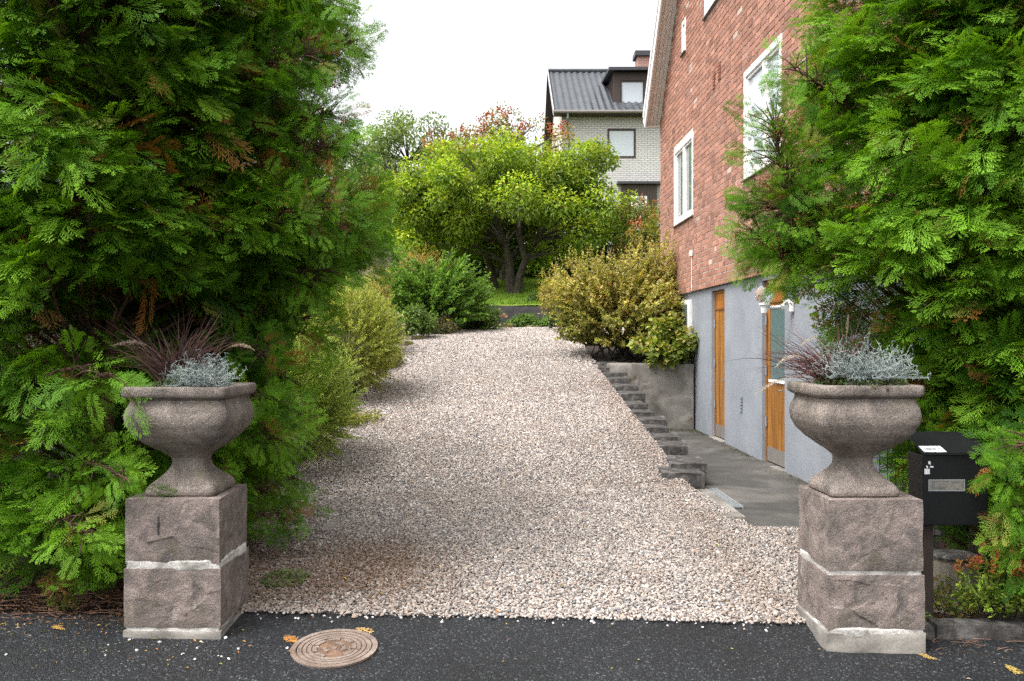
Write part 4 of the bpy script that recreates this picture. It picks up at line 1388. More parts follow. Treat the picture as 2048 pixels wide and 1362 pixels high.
# ------------------------------------------------------------------ stepped blocks, concrete wall, drain
RX = [(9.20, 2.0, .21), (9.52, 2.0, .265), (10.45, 1.99, .34), (10.9, 1.97, .40), (11.35, 1.96, .47), (11.75, 1.95, .535), (12.15, 1.93, .60), (12.6, 1.92, .675), (13.25, 1.91, .785), (13.8, 1.90, .875), (14.35, 1.87, .96), (14.8, 1.84, 1.035), (15.25, 1.82, 1.11), (15.75, 1.79, 1.18)]
ordw = ['lowest and nearest', 'second lowest', 'third lowest', 'fourth lowest', 'fifth lowest', 'sixth lowest', 'seventh lowest', 'eighth lowest', 'ninth lowest', 'tenth lowest', 'fourth highest', 'third highest', 'second highest', 'highest and farthest']
for k, (y, x, z) in enumerate(RX):
    g = G()
    wd = rng.uniform(.36, .44)
    jx = rng.uniform(-.05, .06)
    slab_rough(g, -wd / 2, wd / 2, 0, .6, -.15, 0, 200 + k, .008, 20)
    o = g.build('edging_block', M_block, None, True)
    o.location = (x - wd / 2 + jx + .03, y, z + .025)
    o.rotation_euler = (R(rng.uniform(-1, 2)), R(rng.uniform(-2, 2)), R(rng.uniform(-7, 5)))
    tag(o, ordw[k] + ' dark stone block in the stepped edging between drive and basement yard', 'stone block', 'stepped edging blocks')
# solid earth side under the blocks
g = G()
ys = np.linspace(8.9, 15.3, 50)
top = np.interp(ys, [q[0] for q in RX], [q[2] - .13 for q in RX])
bot = np.full(50, -.05)
xx = np.interp(ys, [9, 15.3], [1.93, 1.74])
Xg = np.stack([xx, xx], 0) + .02 * vnoise(np.stack([ys * 4, ys * 0, ys * 0], -1)); grid(g, Xg, np.stack([ys, ys], 0), np.stack([bot, top], 0))
tag(g.build('bank', M_soil), kind='structure')
g = G(); slab_rough(g, 1.86, 2.02, 7.72, 9.2, -.2, .075, 260, .006)
tag(g.build('concrete_edging', M_concrete, None, True), 'flat pale concrete edging strip between gravel and basement yard', 'edging')
t = thing('drain_channel', 'galvanised drain channel in the yard beside the concrete edging', 'drain', (2.03, 8.3, .04), R(1))
g = G(); box(g, 0, .012, 0, 1.05, -.05, .02); box(g, .108, .12, 0, 1.05, -.05, .02); g.build('rail', M_metal, t)
g = G()
for k in range(35): box(g, .0125, .1075, .01 + k * .03, .026 + k * .03, .005, .016)
g.build('grate', M_metal, t)
g = G()
n = 40
t = thing('concrete_wall', 'stained concrete retaining wall at the end of the basement yard', 'retaining wall', (0, 0, 0))
v = []
slab_rough(g, 2.02, 3.06, 15.08, 15.4, -.1, 1.2, 300, .007, 40)
g.build('wall_face', M_concrete, t, True)
g = G(); slab_rough(g, 1.66, 2.5, 15.1, 15.7, .5, 1.2, 310, .018, 30)
o = g.build('boulder', M_concrete, None, True); tag(o, 'brownish boulder built into the top left of the concrete wall', 'boulder')
HOUSE_X = lambda y: 3.235 - .0246 * (y - 9)
g = G()
n = 2600
x = rng.uniform(2.0, 3.05, n); y = 15.05 - np.abs(rng.normal(0, .25, n))
m = rng.random(n) < .5
yc = rng.choice([10.1, 11.9, 12.4, 12.9, 14.2, 14.8], m.sum()); y[m] = yc + rng.normal(0, .28, m.sum()); x[m] = HOUSE_X(y[m]) - np.abs(rng.normal(0, .10, m.sum())); y[m] = y[m].clip(9.3, 15)
tv, tf, tt = leaf_t(.5, .1, 0)
stamp(g, tv, tf, np.stack([x, y, np.where(y > 14, .105, .05 + .01 * (y - 9).clip(0, 5))], -1), frames(rdir(n), nrm(rdir(n) * .5 + A(0, 0, 1))), rng.uniform(.008, .022, n), pal(n, [(.045, .055, .015), (.08, .08, .02), (.05, .035, .02)]))
tag(g.build('moss', M_leaf), kind='stuff')

# ------------------------------------------------------------------ red brick house (local frame: y along the gable wall, x into the house)
HX, HY, HR = 3.2, 9.0, 0.0246
house = thing('brick_house', 'red brick gabled house with grey basement wall on the right of the drive', 'house', (HX, HY, 0), HR)
HL, ZB, ZE, SL = 8.95, 2.435, 5.98, 1.12
def roofz(y):
    return ZE + SL * np.minimum(np.asarray(y, float), HL - np.asarray(y, float))
WIN = [(6.05, 7.60, 3.72, 5.12), (1.48, 3.04, 3.76, 5.20), (3.9, 5.25, 6.73, 8.0), (6.62, 6.93, 6.68, 7.24)]
BC = [(.335, .163, .112), (.365, .185, .13), (.305, .147, .10), (.345, .168, .115), (.295, .148, .108)]
def bricks_on(g, L, axis, zfun, wins, z0, z1, x_of=0.0):
    row = 0
    z = z0
    while z < z1:
        y = -rng.choice([0, .13, .26, .39]) - .01
        k = int(rng.integers(0, 3))
        while y < L:
            w = .215 if k % 3 < 2 else .10
            a, b = max(y, 0), min(y + w, L)
            y += w + .017; k += 1
            if b - a < .03: continue
            m = (a + b) / 2
            if z + .075 > float(zfun(m)): continue
            bad = False
            for (p, q, r_, s_) in wins:
                if z + .070 > r_ and z < s_ and b > p and a < q:
                    if a < p - .03: b = p
                    elif b > q + .03: a = q
                    else: bad = True
            if bad or b - a < .03: continue
            pr = rng.uniform(.006, .011)
            c = pal(1, BC, .14)[0]
            if rng.random() < .012: c = A(.46, .36, .29) * rng.uniform(.8, 1.1)
            t1, t2 = rng.normal(0, .0012, 2)
            zj = rng.normal(0, .0015, 2)
            v = np.array([(-pr - t1, a, z + zj[0]), (.02, a, z), (.02, b, z), (-pr + t1, b, z + zj[1]), (-pr - t1 + t2, a, z + .070 + zj[0]), (.02, a, z + .070), (.02, b, z + .070), (-pr + t1 + t2, b, z + .070 + zj[1])])
            if axis == 'x': v = np.stack([v[:, 1], v[:, 0], v[:, 2]], -1)
            g.add(v, BOXF if axis == 'y' else BOXF[:, ::-1], c)
        z += .0865
        row += 1
g = G()
bricks_on(g, HL, 'y', roofz, WIN, ZB, 10.9)
bricks_on(g, 1.6, 'x', lambda y: 5.9, [], ZB, 5.9)
bw = g.build('brick_wall', M_brick, house)
# mortar backing, with the openings left free
g = G()
ycut = sorted({0, HL, HL / 2} | {w[0] for w in WIN} | {w[1] for w in WIN})
for a, b in zip(ycut[:-1], ycut[1:]):
    m = (a + b) / 2
    ws = sorted([w for w in WIN if w[0] < m < w[1]], key=lambda w: w[2])
    lo = ZB
    for w in ws + [None]:
        if w is not None:
            box(g, 0, .2, a, b, lo, w[2]); lo = w[3]
        else:
            v = [(0, a, lo), (.2, a, lo), (.2, b, lo), (0, b, lo), (0, a, float(roofz(a))), (.2, a, float(roofz(a))), (.2, b, float(roofz(b))), (0, b, float(roofz(b)))]
            g.add(v, BOXF)
box(g, .2, 8.0, 0.0, .2, ZB, 5.85); box(g, .2, 8.0, HL - .2, HL, ZB, 5.85); box(g, 7.8, 8.0, .2, HL - .2, 0, 5.85); box(g, .2, 7.8, .2, HL - .2, ZB - .15, ZB - .01)
g.build('mortar', M_rmortar, house)
# grey rendered basement with door openings
DO = [(1.54, 2.42, .0, 2.36), (4.24, 5.02, .05, 2.37)]
g = G()
ed = [0] + [q for d in DO for q in d[:2]] + [6.3]
for a, b in ((0, 1.54), (2.42, 4.24), (5.02, 6.35)):
    rows = np.linspace(-.3, ZB - .012, 40); cols = np.linspace(a, b, 30)
    Yg, Zg = np.meshgrid(cols, rows)
    Xg = .05 + .004 * fbm(np.stack([Yg, Zg, Yg * 0], -1).reshape(-1, 3) * 3, 61).reshape(Yg.shape)
    Xg[:, 0] = .05; Xg[:, -1] = .05
    grid(g, Xg, Yg, Zg)
    g.F[-1] = g.F[-1][:, ::-1]
    for yy in (a, b):
        g.add([(.05, yy, -.3), (.2, yy, -.3), (.2, yy, ZB - .012), (.05, yy, ZB - .012)], np.array([(0, 1, 2, 3)]))
for d in DO: box(g, .052, .2, d[0], d[1], d[3], ZB - .012)
box(g, .2, 8, 0, .2, -.3, ZB - .013); box(g, .06, .2, 7.4, HL, -.3, ZB - .012); box(g, .06, .2, 6.35, 7.4, -.3, 1.62); box(g, .06, .2, 6.35, 7.4, 2.3, ZB - .012)
box(g, .05, .2, 0, .004, -.3, ZB - .012)
g.build('basement_wall', M_plaster, house)
g = G(); box(g, .2, .24, 1.4, 5.2, -.1, ZB - .02); g.build('dark_backing', M_black, house)

def window(y0, y1, z0, z1, mull, pane, fr=.085, sill=True, x=-.012):
    g = G()
    for a, b, c, d in ((y0, y1, z0, z0 + fr), (y0, y1, z1 - fr, z1), (y0, y0 + fr, z0 + fr, z1 - fr), (y1 - fr, y1, z0 + fr, z1 - fr)):
        bbox(g, x, .11, a + .002, b - .002, c, d, .006)
    for m in mull: bbox(g, x + .012, .1, m - .045, m + .045, z0 + fr, z1 - fr, .006)
    ys_ = [y0 + fr] + [q for m in mull for q in (m - .045, m + .045)] + [y1 - fr]
    for a, b in zip(ys_[::2], ys_[1::2]):
        e = .035
        for p, q, r_, s_ in ((a, b, z0 + fr, z0 + fr + e), (a, b, z1 - fr - e, z1 - fr), (a, a + e, z0 + fr + e, z1 - fr - e), (b - e, b, z0 + fr + e, z1 - fr - e)):
            box(g, x + .026, .09, p + .001, q - .001, r_, s_)
    f = g.build('window', M_whitep, house)
    g = G()
    for a, b in zip(ys_[::2], ys_[1::2]): box(g, .045, .055, a + .03, b - .03, z0 + fr + .03, z1 - fr - .03)
    g.build('pane', pane, f)
    if sill:
        g = G()
        v = [(-.05, y0 - .03, z0 - .035), (.05, y0 - .03, z0 - .03), (.05, y1 + .03, z0 - .03), (-.05, y1 + .03, z0 - .035), (-.05, y0 - .03, z0 - .022), (.05, y0 - .03, z0 - .002), (.05, y1 + .03, z0 - .002), (-.05, y1 + .03, z0 - .022)]
        g.add(v, BOXF); g.build('sill', M_steel, f)
    return f
w1 = window(*WIN[0], [6.85], M_pane)
g = G()      # pale curtains hanging just behind the glass
for k in range(46):
    y_ = 6.16 + k * .0285
    if .66 < (y_ - 6.0) < .95 and False: continue
    box(g, .085 + .012 * math.sin(k * 1.9), .09 + .012 * math.sin(k * 1.9), y_, y_ + .026, 3.8, 5.03)
g.build('curtain', M_whitep, w1)
window(*WIN[1], [2.2], M_panew)
window(*WIN[2], [4.55], M_panew)
window(*WIN[3], [], M_panew, .06)
g = G(); bbox(g, -.01, .1, 6.4, 7.4, 1.66, 2.3, .005); f = g.build('window', M_whitep, house)
g = G(); box(g, -.016, -.011, 6.47, 7.33, 1.73, 2.23); g.build('pane', M_pane, f)
g = G(); bbox(g, -.14, .06, 6.32, 7.46, 1.6, 1.65, .006); g.build('sill', plain('clay_sill', (.23, .07, .045), .8), f)

def door(y0, y1, z0, z1, zt, glass):
    """boarded door: zt is the foot of the transom board above"""
    x = .108
    g = G()
    fw = .045
    box(g, x - .012, .19, y0, y0 + fw, z0, z1, (.75, .7, .7)); box(g, x - .012, .19, y1 - fw, y1, z0, z1, (.75, .7, .7)); box(g, x - .012, .19, y0 + fw, y1 - fw, z1 - fw, z1, (.75, .7, .7)); box(g, x - .012, .19, y0 + fw, y1 - fw, zt - .03, zt, (.7, .6, .6))
    box(g, x + .004, .19, y0 + fw, y1 - fw, zt, z1 - fw, (1.15, 1.0, .9))
    kz = z0 + .20
    a, b = y0 + fw + .004, y1 - fw - .004
    nb_ = 9
    wd = (b - a) / nb_
    gz0, gz1 = (1.1, zt - .1) if glass else (9, 9)
    for k in range(nb_):
        c = A(1, 1, 1) * rng.uniform(.75, 1.2)
        p, q = a + k * wd + .002, a + (k + 1) * wd - .002
        xx = x + rng.uniform(0, .004)
        if glass and 0 < k < nb_ - 1:
            box(g, xx, .18, p, q, kz, gz0, c); box(g, xx, .18, p, q, gz1, zt - .031, c)
        else: box(g, xx, .18, p, q, kz, zt - .031, c)
    d = g.build('door', M_wood, house)
    g = G(); box(g, x - .006, .18, a, b, z0 + .02, kz - .002); g.build('kick_plate', M_steel, d)
    if glass:
        g = G(); box(g, x + .012, x + .02, a + wd, b - wd, gz0, gz1); g.build('pane', M_frost, d)
        g = G(); box(g, x - .02, x + .012, a + wd, b - wd, gz0 - .02, gz0 + .012); g.build('glazing_bead', M_whitep, d)
    for z_ in (z0 + .45, z0 + 1.1, zt - .3):
        g = G(); tube(g, [(x - .02, y1 - fw - .002, z_), (x - .02, y1 - fw - .002, z_ + .12)], .009, 8); g.build('hinge', M_metal, d)
    g = G(); tube(g, [(x, y0 + fw + .07, 1.0), (x - .05, y0 + fw + .07, 1.0), (x - .052, y0 + fw + .18, 1.0)], .009, 6); bbox(g, x - .012, x + .002, y0 + fw + .05, y0 + fw + .09, .9, 1.06, .003); g.build('handle', M_steel, d)
    g = G(); box(g, .0, .2, y0 + .01, y1 - .01, -.1, z0); g.build('threshold', M_concrete, house)
door(DO[0][0], DO[0][1], .06, DO[0][3], 2.1, True)
door(DO[1][0], DO[1][1], .1, DO[1][3], 2.1, False)
# roof, bargeboards and soffit
def roof_slab(g, ya, za, yb, zb, x0, x1, th, down=0):
    n = nrm(A(0, -(zb - za), yb - ya)) * (1 if yb > ya else -1)
    o = n * th
    dn = n * down
    v = []
    for x_ in (x0, x1):
        v += [(x_, ya - dn[1], za - dn[2]), (x_, yb - dn[1], zb - dn[2]), (x_, yb + o[1], zb + o[2]), (x_, ya + o[1], za + o[2])]
    g.add(v, np.array([(0, 3, 2, 1), (4, 5, 6, 7), (0, 1, 5, 4), (2, 3, 7, 6), (1, 2, 6, 5), (0, 4, 7, 3)]))
apz = ZE + SL * HL / 2
ov = .07
g = G()
for y0_, s_ in ((HL + ov, 1), (-ov, -1)):
    roof_slab(g, y0_, ZE - SL * ov + .05, HL / 2, apz + .05, -.29, 8.4, .16)
roof = g.build('roof', M_rooft, house)
g = G()
for y0_ in (HL + ov, -ov):
    roof_slab(g, y0_, ZE - SL * ov + .048, HL / 2, apz + .048, -.325, -.295, .14, .14)
    roof_slab(g, y0_, ZE - SL * ov + .19, HL / 2, apz + .19, -.345, -.326, .05, .06)
g.build('bargeboard', M_whitep, house)
g = G()
for y0_ in (HL + ov, -ov):
    for k in range(4):
        roof_slab(g, y0_, ZE - SL * ov + .0, HL / 2, apz + .0, -.29 + k * .072, -.29 + k * .072 + .067, .045)
box(g, -.29, 8, HL + .01, HL + ov, ZE - SL * ov - .02, ZE - SL * ov + .01)
g.build('soffit_boards', M_cream, house)
for (yy, zz) in ((4.62, 5.42), (4.3, 5.47)):
    g = G()
    box(g, -.016, .01, yy - .07, yy + .07, zz, zz + .26, (.12, .05, .035))
    for k in range(5): box(g, -.022, -.0165, yy - .06, yy + .06, zz + .02 + k * .048, zz + .044 + k * .048, (.3, .11, .07))
    g.build('wall_vent', M_brick, house)
g = G()
for k in range(4): box(g, -.022, -.001, 3.85, 3.93, 2.95 + k * .07, 3.0 + k * .07, (.42, .26, .22))
g.build('small_vent', M_brick, house)
g = G()
for k in range(5): box(g, .03, .049, 3.3, 3.4, .62 + k * .045, .65 + k * .045)
g.build('basement_vent', M_plaster, house)
g = G(); bbox(g, -.05, -.012, 6.05, 6.13, 3.02, 3.12, .004); jb = g.build('junction_box', M_cream, house)
g = G(); tube(g, [(-.022, 6.09, 3.02), (-.024, 6.08, 2.8), (-.02, 6.1, 2.55), (-.018, 6.08, 2.44)], .006, 5); g.build('cable', M_cream, jb)

# broken globe lamp by the glazed door
lx, ly, lz = HX + .05 - .0246 * 1.25, HY + 1.25, 2.0
t = thing('wall_lamp', 'white wall lamp with a broken clear globe beside the glazed basement door', 'wall lamp', (lx, ly, lz), HR)
g = G(); bbox(g, -.05, 0, -.05, .05, -.08, .07, .015); tube(g, [(-.04, 0, .03), (-.1, 0, .035), (-.13, 0, 0), (-.11, 0, -.04)], [.03, .034, .034, .02], 10); g.build('wall_bracket', M_wplast, t)
g = G(); tube(g, [(-.1, 0, -.01), (-.22, 0, -.02), (-.31, 0, -.02)], .018, 8); lathe(g, [(.036, -.085), (.044, -.04), (.046, 0), (.064, .005), (.064, .03), (.05, .032)], 18, o=(-.33, 0, 0)); g.build('lamp_holder', M_wplast, t)
g = G()
th = np.linspace(0, 2 * math.pi, 25); ph = np.linspace(-1.1, 1.45, 13)
TH, PH = np.meshgrid(th, ph)
grid(g, -.33 + .105 * np.cos(PH) * np.cos(TH), .105 * np.cos(PH) * np.sin(TH), .125 + .105 * np.sin(PH))
f = g.F[-1]
cz = np.array([np.mean(np.concatenate(g.V)[q], 0) for q in f])
keep = ~((cz[:, 2] > .15) & (cz[:, 0] > -.36) & (cz[:, 1] < .05)) & ~((cz[:, 2] < .12) & (cz[:, 0] < -.37) & (rng.random(len(f)) < .45))
g.F[-1] = f[keep]
g.build('globe', M_dglobe, t, True)

# vine hanging down beside the lamp
t = thing('climbing_vine', 'thin vine with round green leaves hanging from the hedge past the wall lamp', 'vine', (2.35, 8.3, 0))
g, w = G(), G()
P = [(.9, -.6, 2.75), (.6, -.3, 2.6), (.42, 0, 2.42), (.33, .1, 2.28), (.4, .1, 2.1), (.55, .1, 1.9), (.6, .05, 1.7)]
P2 = [(1.1, -.5, 2.4), (.8, -.1, 2.2), (.62, .05, 2.15), (.68, .05, 1.9), (.75, .05, 1.78)]
for pp, nn in ((P, 120), (P2, 45)):
    pp = np.array(pp, float)
    s = np.linspace(0, len(pp) - 1, 40)
    q = np.stack([np.interp(s, range(len(pp)), pp[:, k]) for k in range(3)], -1) + rng.normal(0, .008, (40, 3))
    tube(w, q, .005, 4, cap=False)
    i = rng.integers(0, 40, nn)
    tv, tf, tt = leaf_t(.85, .05, .15)
    stamp(g, tv, tf, q[i] + rng.normal(0, .06, (nn, 3)), frames(nrm(rdir(nn) + A(-.2, -.3, -.4)), nrm(rdir(nn) + A(0, -.8, .6))), rng.uniform(.04, .075, nn), pal(nn, [(.08, .16, .02), (.14, .22, .03), (.22, .24, .04)], .2))
g.build('leaves', M_leaf, t); w.build('stem', M_bark, t)

# ------------------------------------------------------------------ back of the garden
t = thing('slab_wall', 'low retaining wall of dark upright slabs below the lawn', 'retaining wall', (0, 24, 0))
g = G()
x = -1.6
k = 0
while x < 6:
    w_ = rng.uniform(.55, .9)
    slab_rough(g, x + .006, x + w_ - .006, -.06 + rng.normal(0, .012), .16, 1.7, 2.52 + rng.normal(0, .012), 400 + k, .008, 12)
    x += w_; k += 1
g.build('wall_slabs', M_darkslab, t, True)

def tree(name, label, cat, base, trunk, clumps, n, size, cols, top=None, w=.5, trunk_mat=None, group=None, shell=.35, berries=None, limbs=True, limb_r=.05, droop=.25):
    """trunk: list of (polyline, radii); clumps (K,4) centre + radius"""
    t = thing(name, label, cat, base, group=group)
    O = A(*base)
    g, wd = G(), G()
    for pl, rd in trunk: tube(wd, np.array(pl, float) - O, rd, 9)
    tips = np.concatenate([np.array(pl, float) for pl, rd in trunk])
    clumps = np.array(clumps, float)
    if limbs:
        for c in clumps:
            dd = np.linalg.norm(tips - c[:3] + A(0, 0, .8), axis=1) + (tips[:, 2] > c[2]) * 2 + (tips[:, 2] < base[2] + .8) * 5
            b = tips[np.argmin(dd)]
            s = np.linspace(0, 1, 6)[:, None]
            m = (b + c[:3]) / 2 + A(rng.normal(0, .15), rng.normal(0, .15), rng.uniform(.0, .5))
            tube(wd, (1 - s) ** 2 * b + 2 * s * (1 - s) * m + s * s * c[:3] - O, np.linspace(limb_r, .012, 6), 5, cap=False)
    clump_leaves(g, clumps[:, :3], np.repeat(clumps[:, 3:4], 3, 1) * A(1, 1, .75), n, size, cols, w=w, O=O, topcols=top, shell=shell, droop=droop)
    g.build('crown', M_leaf, t)
    wd.build('trunk', trunk_mat or M_bark, t)
    if berries:
        bn, bc, br = berries
        g = G()
        k = rng.integers(0, len(clumps), bn)
        d = rdir(bn); d[:, 2] = np.abs(d[:, 2]) * .8 + .1
        p = clumps[k, :3] + nrm(d) * clumps[k, 3:4] * rng.uniform(.85, 1.15, (bn, 1)) - O
        m = 9
        p = np.repeat(p, m, 0) + rng.normal(0, .055, (bn * m, 3))
        stamp(g, ICO_V, ICO_F, p, frames(rdir(bn * m), rdir(bn * m)), rng.uniform(*br, bn * m), pal(bn * m, bc, .2))
        tag(g.build('berries', M_dry, t), kind='stuff')
    return t

# the apple tree
def dome(n, c, r, zcut, shell=.55, rr=(.4, .75)):
    out = []
    while len(out) < n:
        d = rdir(1)[0]
        p = A(*c) + d * A(*r) * (shell + (1 - shell) * rng.random() ** .7)
        if p[2] < zcut + .35 * vnoise(p[None] * .9, 3)[0]: continue
        out.append((*p, rng.uniform(*rr)))
    return out
AT = 27.0
tb = (0.0, AT, 3.02)
T1 = [(0.0, AT, 2.9), (-.05, AT, 3.4), (-.08, AT + .05, 3.9), (-.2, AT + .1, 4.5), (-.45, AT, 5.2), (-.8, AT - .2, 5.9)]
T2 = [(.16, AT - .12, 2.9), (.22, AT - .15, 3.5), (.4, AT - .15, 4.0), (.75, AT - .2, 4.6), (1.1, AT - .3, 5.2), (1.8, AT - .5, 5.8)]
T3 = [(-.3, AT + .1, 4.6), (-1.0, AT - .2, 5.1), (-1.9, AT - .5, 5.35), (-2.6, AT - .7, 5.2)]
T4 = [(.4, AT - .15, 4.0), (.2, AT - .1, 4.8), (.3, AT + .3, 5.6), (.5, AT + .3, 6.4)]
cl = dome(135, (-.1, AT, 5.35), (4.0, 3.0, 2.35), 4.5, .4) + [(-2.7 + rng.normal(0, .4), AT - .8 + rng.normal(0, .4), 5.5 + rng.normal(0, .5), .5) for k in range(8)] + [(2.1 + rng.normal(0, .5), AT - 1 + rng.normal(0, .5), 6.2 + rng.normal(0, .6), .55) for k in range(10)] + [(2.6 + rng.normal(0, .25), AT - .5, 7.3 + rng.normal(0, .25), .35) for k in range(3)]
cl = [c for c in cl if not (c[2] < 5.25 and abs(c[0] - .1) < 1.5 and c[1] < AT + .6)]
tree('apple_tree', 'spreading yellow green apple tree with a forked mossy trunk on the lawn', 'apple tree', tb,
     [(T1, [.19, .15, .13, .10, .07, .04]), (T2, [.15, .12, .10, .09, .07, .04]), (T3, [.11, .09, .06, .03]), (T4, [.1, .09, .07, .04])], cl, 52000, (.085, .15),
     [(.13, .21, .02), (.19, .28, .025), (.08, .15, .015), (.26, .33, .03)], top=[(.34, .42, .035), (.44, .45, .05), (.25, .36, .025)], w=.55, limb_r=.035)  # lighter top colours paint overhead light onto each apple clump
tree('slender_tree', 'thin leaning grey trunked tree just left of the apple tree trunk', 'tree', (-.62, 28.2, 3.15),
     [([(-.5, 28.2, 3.05), (-.62, 28.2, 3.7), (-.8, 28.2, 4.4), (-.95, 28.3, 5.2)], [.14, .11, .1, .06]), ([(-.58, 28.2, 3.5), (-.35, 28.1, 4.0), (-.1, 28, 4.4)], [.06, .05, .03])],
     [(-1.2 + rng.normal(0, .5), 28.4 + rng.normal(0, .5), 5.4 + rng.normal(0, .35), .5) for k in range(10)], 2600, (.08, .13), [(.11, .17, .025), (.18, .23, .035), (.08, .13, .02)])
# rowan behind with rust red berries
cl = dome(75, (-.1, 31, 7.1), (2.7, 2.0, 2.3), 5.4, .5, (.4, .65))
tree('rowan_tree', 'rowan with rust red berries and leaves rising behind the apple tree', 'rowan tree', (-.3, 31, 3.6), [([(-.3, 31, 3.5), (-.2, 31, 5), (0, 31, 6.5), (.1, 31, 7.6)], [.18, .15, .1, .04])], cl, 13000, (.08, .14),
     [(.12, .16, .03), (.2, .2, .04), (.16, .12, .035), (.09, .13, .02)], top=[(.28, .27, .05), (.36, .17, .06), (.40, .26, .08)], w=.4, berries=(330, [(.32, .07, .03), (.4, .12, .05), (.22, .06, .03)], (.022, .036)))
cl = [(3.9 + rng.normal(0, .5), 25.8 + rng.normal(0, .5), 4.4 + rng.normal(0, .55), .5) for k in range(20)]
tree('small_rowan', 'orange tinged bushy tree between the apple tree and the brick house corner', 'tree', (4.0, 25.8, 2.8), [([(4.0, 25.8, 2.7), (3.95, 25.8, 3.6), (3.9, 25.8, 4.5)], [.1, .08, .04])], cl, 7000, (.07, .12),
     [(.15, .19, .03), (.24, .2, .045), (.11, .16, .025), (.3, .18, .06)], w=.45, berries=(60, [(.34, .09, .04), (.4, .14, .06)], (.02, .03)))
# weeping birch and the far tree on the left
t = thing('weeping_birch', 'airy weeping birch with hanging twigs left of the apple tree', 'birch', (-3.85, 29.2, 3.3))
O = A(-3.85, 29.2, 3.3)
g, wd = G(), G()
tube(wd, np.array([(-3.85, 29.2, 3.2), (-3.8, 29.2, 5), (-3.9, 29.2, 6.4), (-3.8, 29.2, 7.4)]) - O, [.13, .11, .07, .03], 8)
st = ell_pts(330, (-3.75, 29.2, 6.2), (1.6, 1.2, 1.5), .35, -.35)
en = st + np.stack([rng.normal(0, .12, 330) + (st[:, 0] + 3.75) * .15, rng.normal(0, .12, 330), -rng.uniform(.5, 2.3, 330)], -1)
en[:, 2] = np.maximum(en[:, 2], 3.7)
for c in st[::4]:
    s = np.linspace(0, 1, 5)[:, None]; b = A(-3.85, 29.2, min(6.6, c[2] - .5)); m = (b + c) / 2 + A(0, 0, .35)
    tube(wd, (1 - s) ** 2 * b + 2 * s * (1 - s) * m + s * s * c - O, np.linspace(.035, .01, 5), 4, cap=False)
shoots(g, wd, st, en, 62, (.06, .105), [(.20, .31, .07), (.30, .39, .11), (.14, .23, .055), (.36, .41, .17)], w=.6, O=O, curve=.06, ang=.5, start=0, rad=.006)
g.build('crown', M_leaf, t); wd.build('trunk', M_bark, t)
cl = dome(70, (-6.0, 50, 11.4), (4.3, 3.4, 2.6), 9, .4, (.7, 1.2))
tree('far_tree', 'grey green round tree far off above the birch on the skyline', 'tree', (-6, 50, 6.5), [([(-6, 50, 6.3), (-6, 50, 9), (-5.8, 50, 11.5)], [.3, .25, .12])], cl, 17000, (.18, .3), [(.11, .17, .055), (.17, .23, .085), (.24, .29, .12)], w=.4, shell=.2)
cl = [(-9.0 + rng.normal(0, 1.6), 34 + rng.normal(0, 1), 6.0 + rng.normal(0, 1.1), .9) for k in range(26)]
tree('garden_tree', 'dense green garden tree behind the left hedge, glimpsed through its gaps', 'tree', (-9, 34, 3.6), [([(-9, 34, 3.5), (-9, 34, 6)], [.2, .1])], cl, 7000, (.14, .24), [(.10, .15, .03), (.16, .2, .045)])

# dark clipped conifer hedge behind the lawn
for k, (hx, lab) in enumerate(((-1.9, 'left end of the dark hedge, behind the green mound shrub'), (-.55, 'dark hedge conifer behind the slender tree trunk'), (.75, 'dark hedge conifer behind the forked apple trunk'), (2.05, 'dark hedge conifer right of the apple trunk'), (3.4, 'right end of the dark hedge, behind the bronze shrub'))):
    t = thing('hedge_conifer', lab, 'conifer', (hx, 32.2, 3.6), group='dark conifer hedge behind the lawn')
    g, wd = G(), G()
    n = 5200
    p = np.stack([rng.uniform(-.85, .85, n), rng.uniform(-.7, .7, n), rng.uniform(-.1, 2.5, n)], -1)
    p[:, 1] = np.where(rng.random(n) < .6, -.7 + np.abs(rng.normal(0, .12, n)), p[:, 1])
    p += rng.normal(0, .07, p.shape)
    tv, tf, tt = leaf_t(.5, .08, .25)
    d = nrm(np.stack([rng.normal(0, .7, n), rng.normal(-.6, .5, n), rng.normal(-.25, .5, n)], -1))
    stamp(g, tv, tf, p, frames(d, nrm(rdir(n) + A(0, -.5, .8))), rng.uniform(.09, .17, n), pal(n, [(.014, .04, .009), (.022, .06, .012), (.035, .08, .016)], .25))
    g.build('crown', M_thuja, t)
    tube(wd, [(0, 0, -.2), (0, 0, 1.2), (0, 0, 2.3)], [.08, .06, .02], 6); wd.build('trunk', M_bark, t)

# green mound shrub and the flower bed
t = thing('mound_shrub', 'dense mid green mound of layered foliage left of the lawn', 'shrub', (-1.95, 21.6, 1.8))
O = A(-1.95, 21.6, 1.8)
g, w = G(), G()
tips = np.concatenate([ell_pts(430, (-1.5, 21.4, 2.6), (1.15, 1.0, 1.2), .62, -.5), ell_pts(250, (-2.55, 21.2, 2.55), (.85, .9, 1.1), .6, -.5)])
tips[:, 2] = np.maximum(tips[:, 2], 1.85)
base = O + (tips - O) * A(.5, .5, .62)
shoots(g, w, base, tips, 34, (.075, .13), [(.09, .19, .04), (.16, .28, .055), (.24, .36, .07), (.12, .22, .045)], w=.5, O=O, curve=.1, ang=.85, start=.15, rad=.006)
g.build('foliage', M_leaf, t); w.build('stem', M_bark, t)

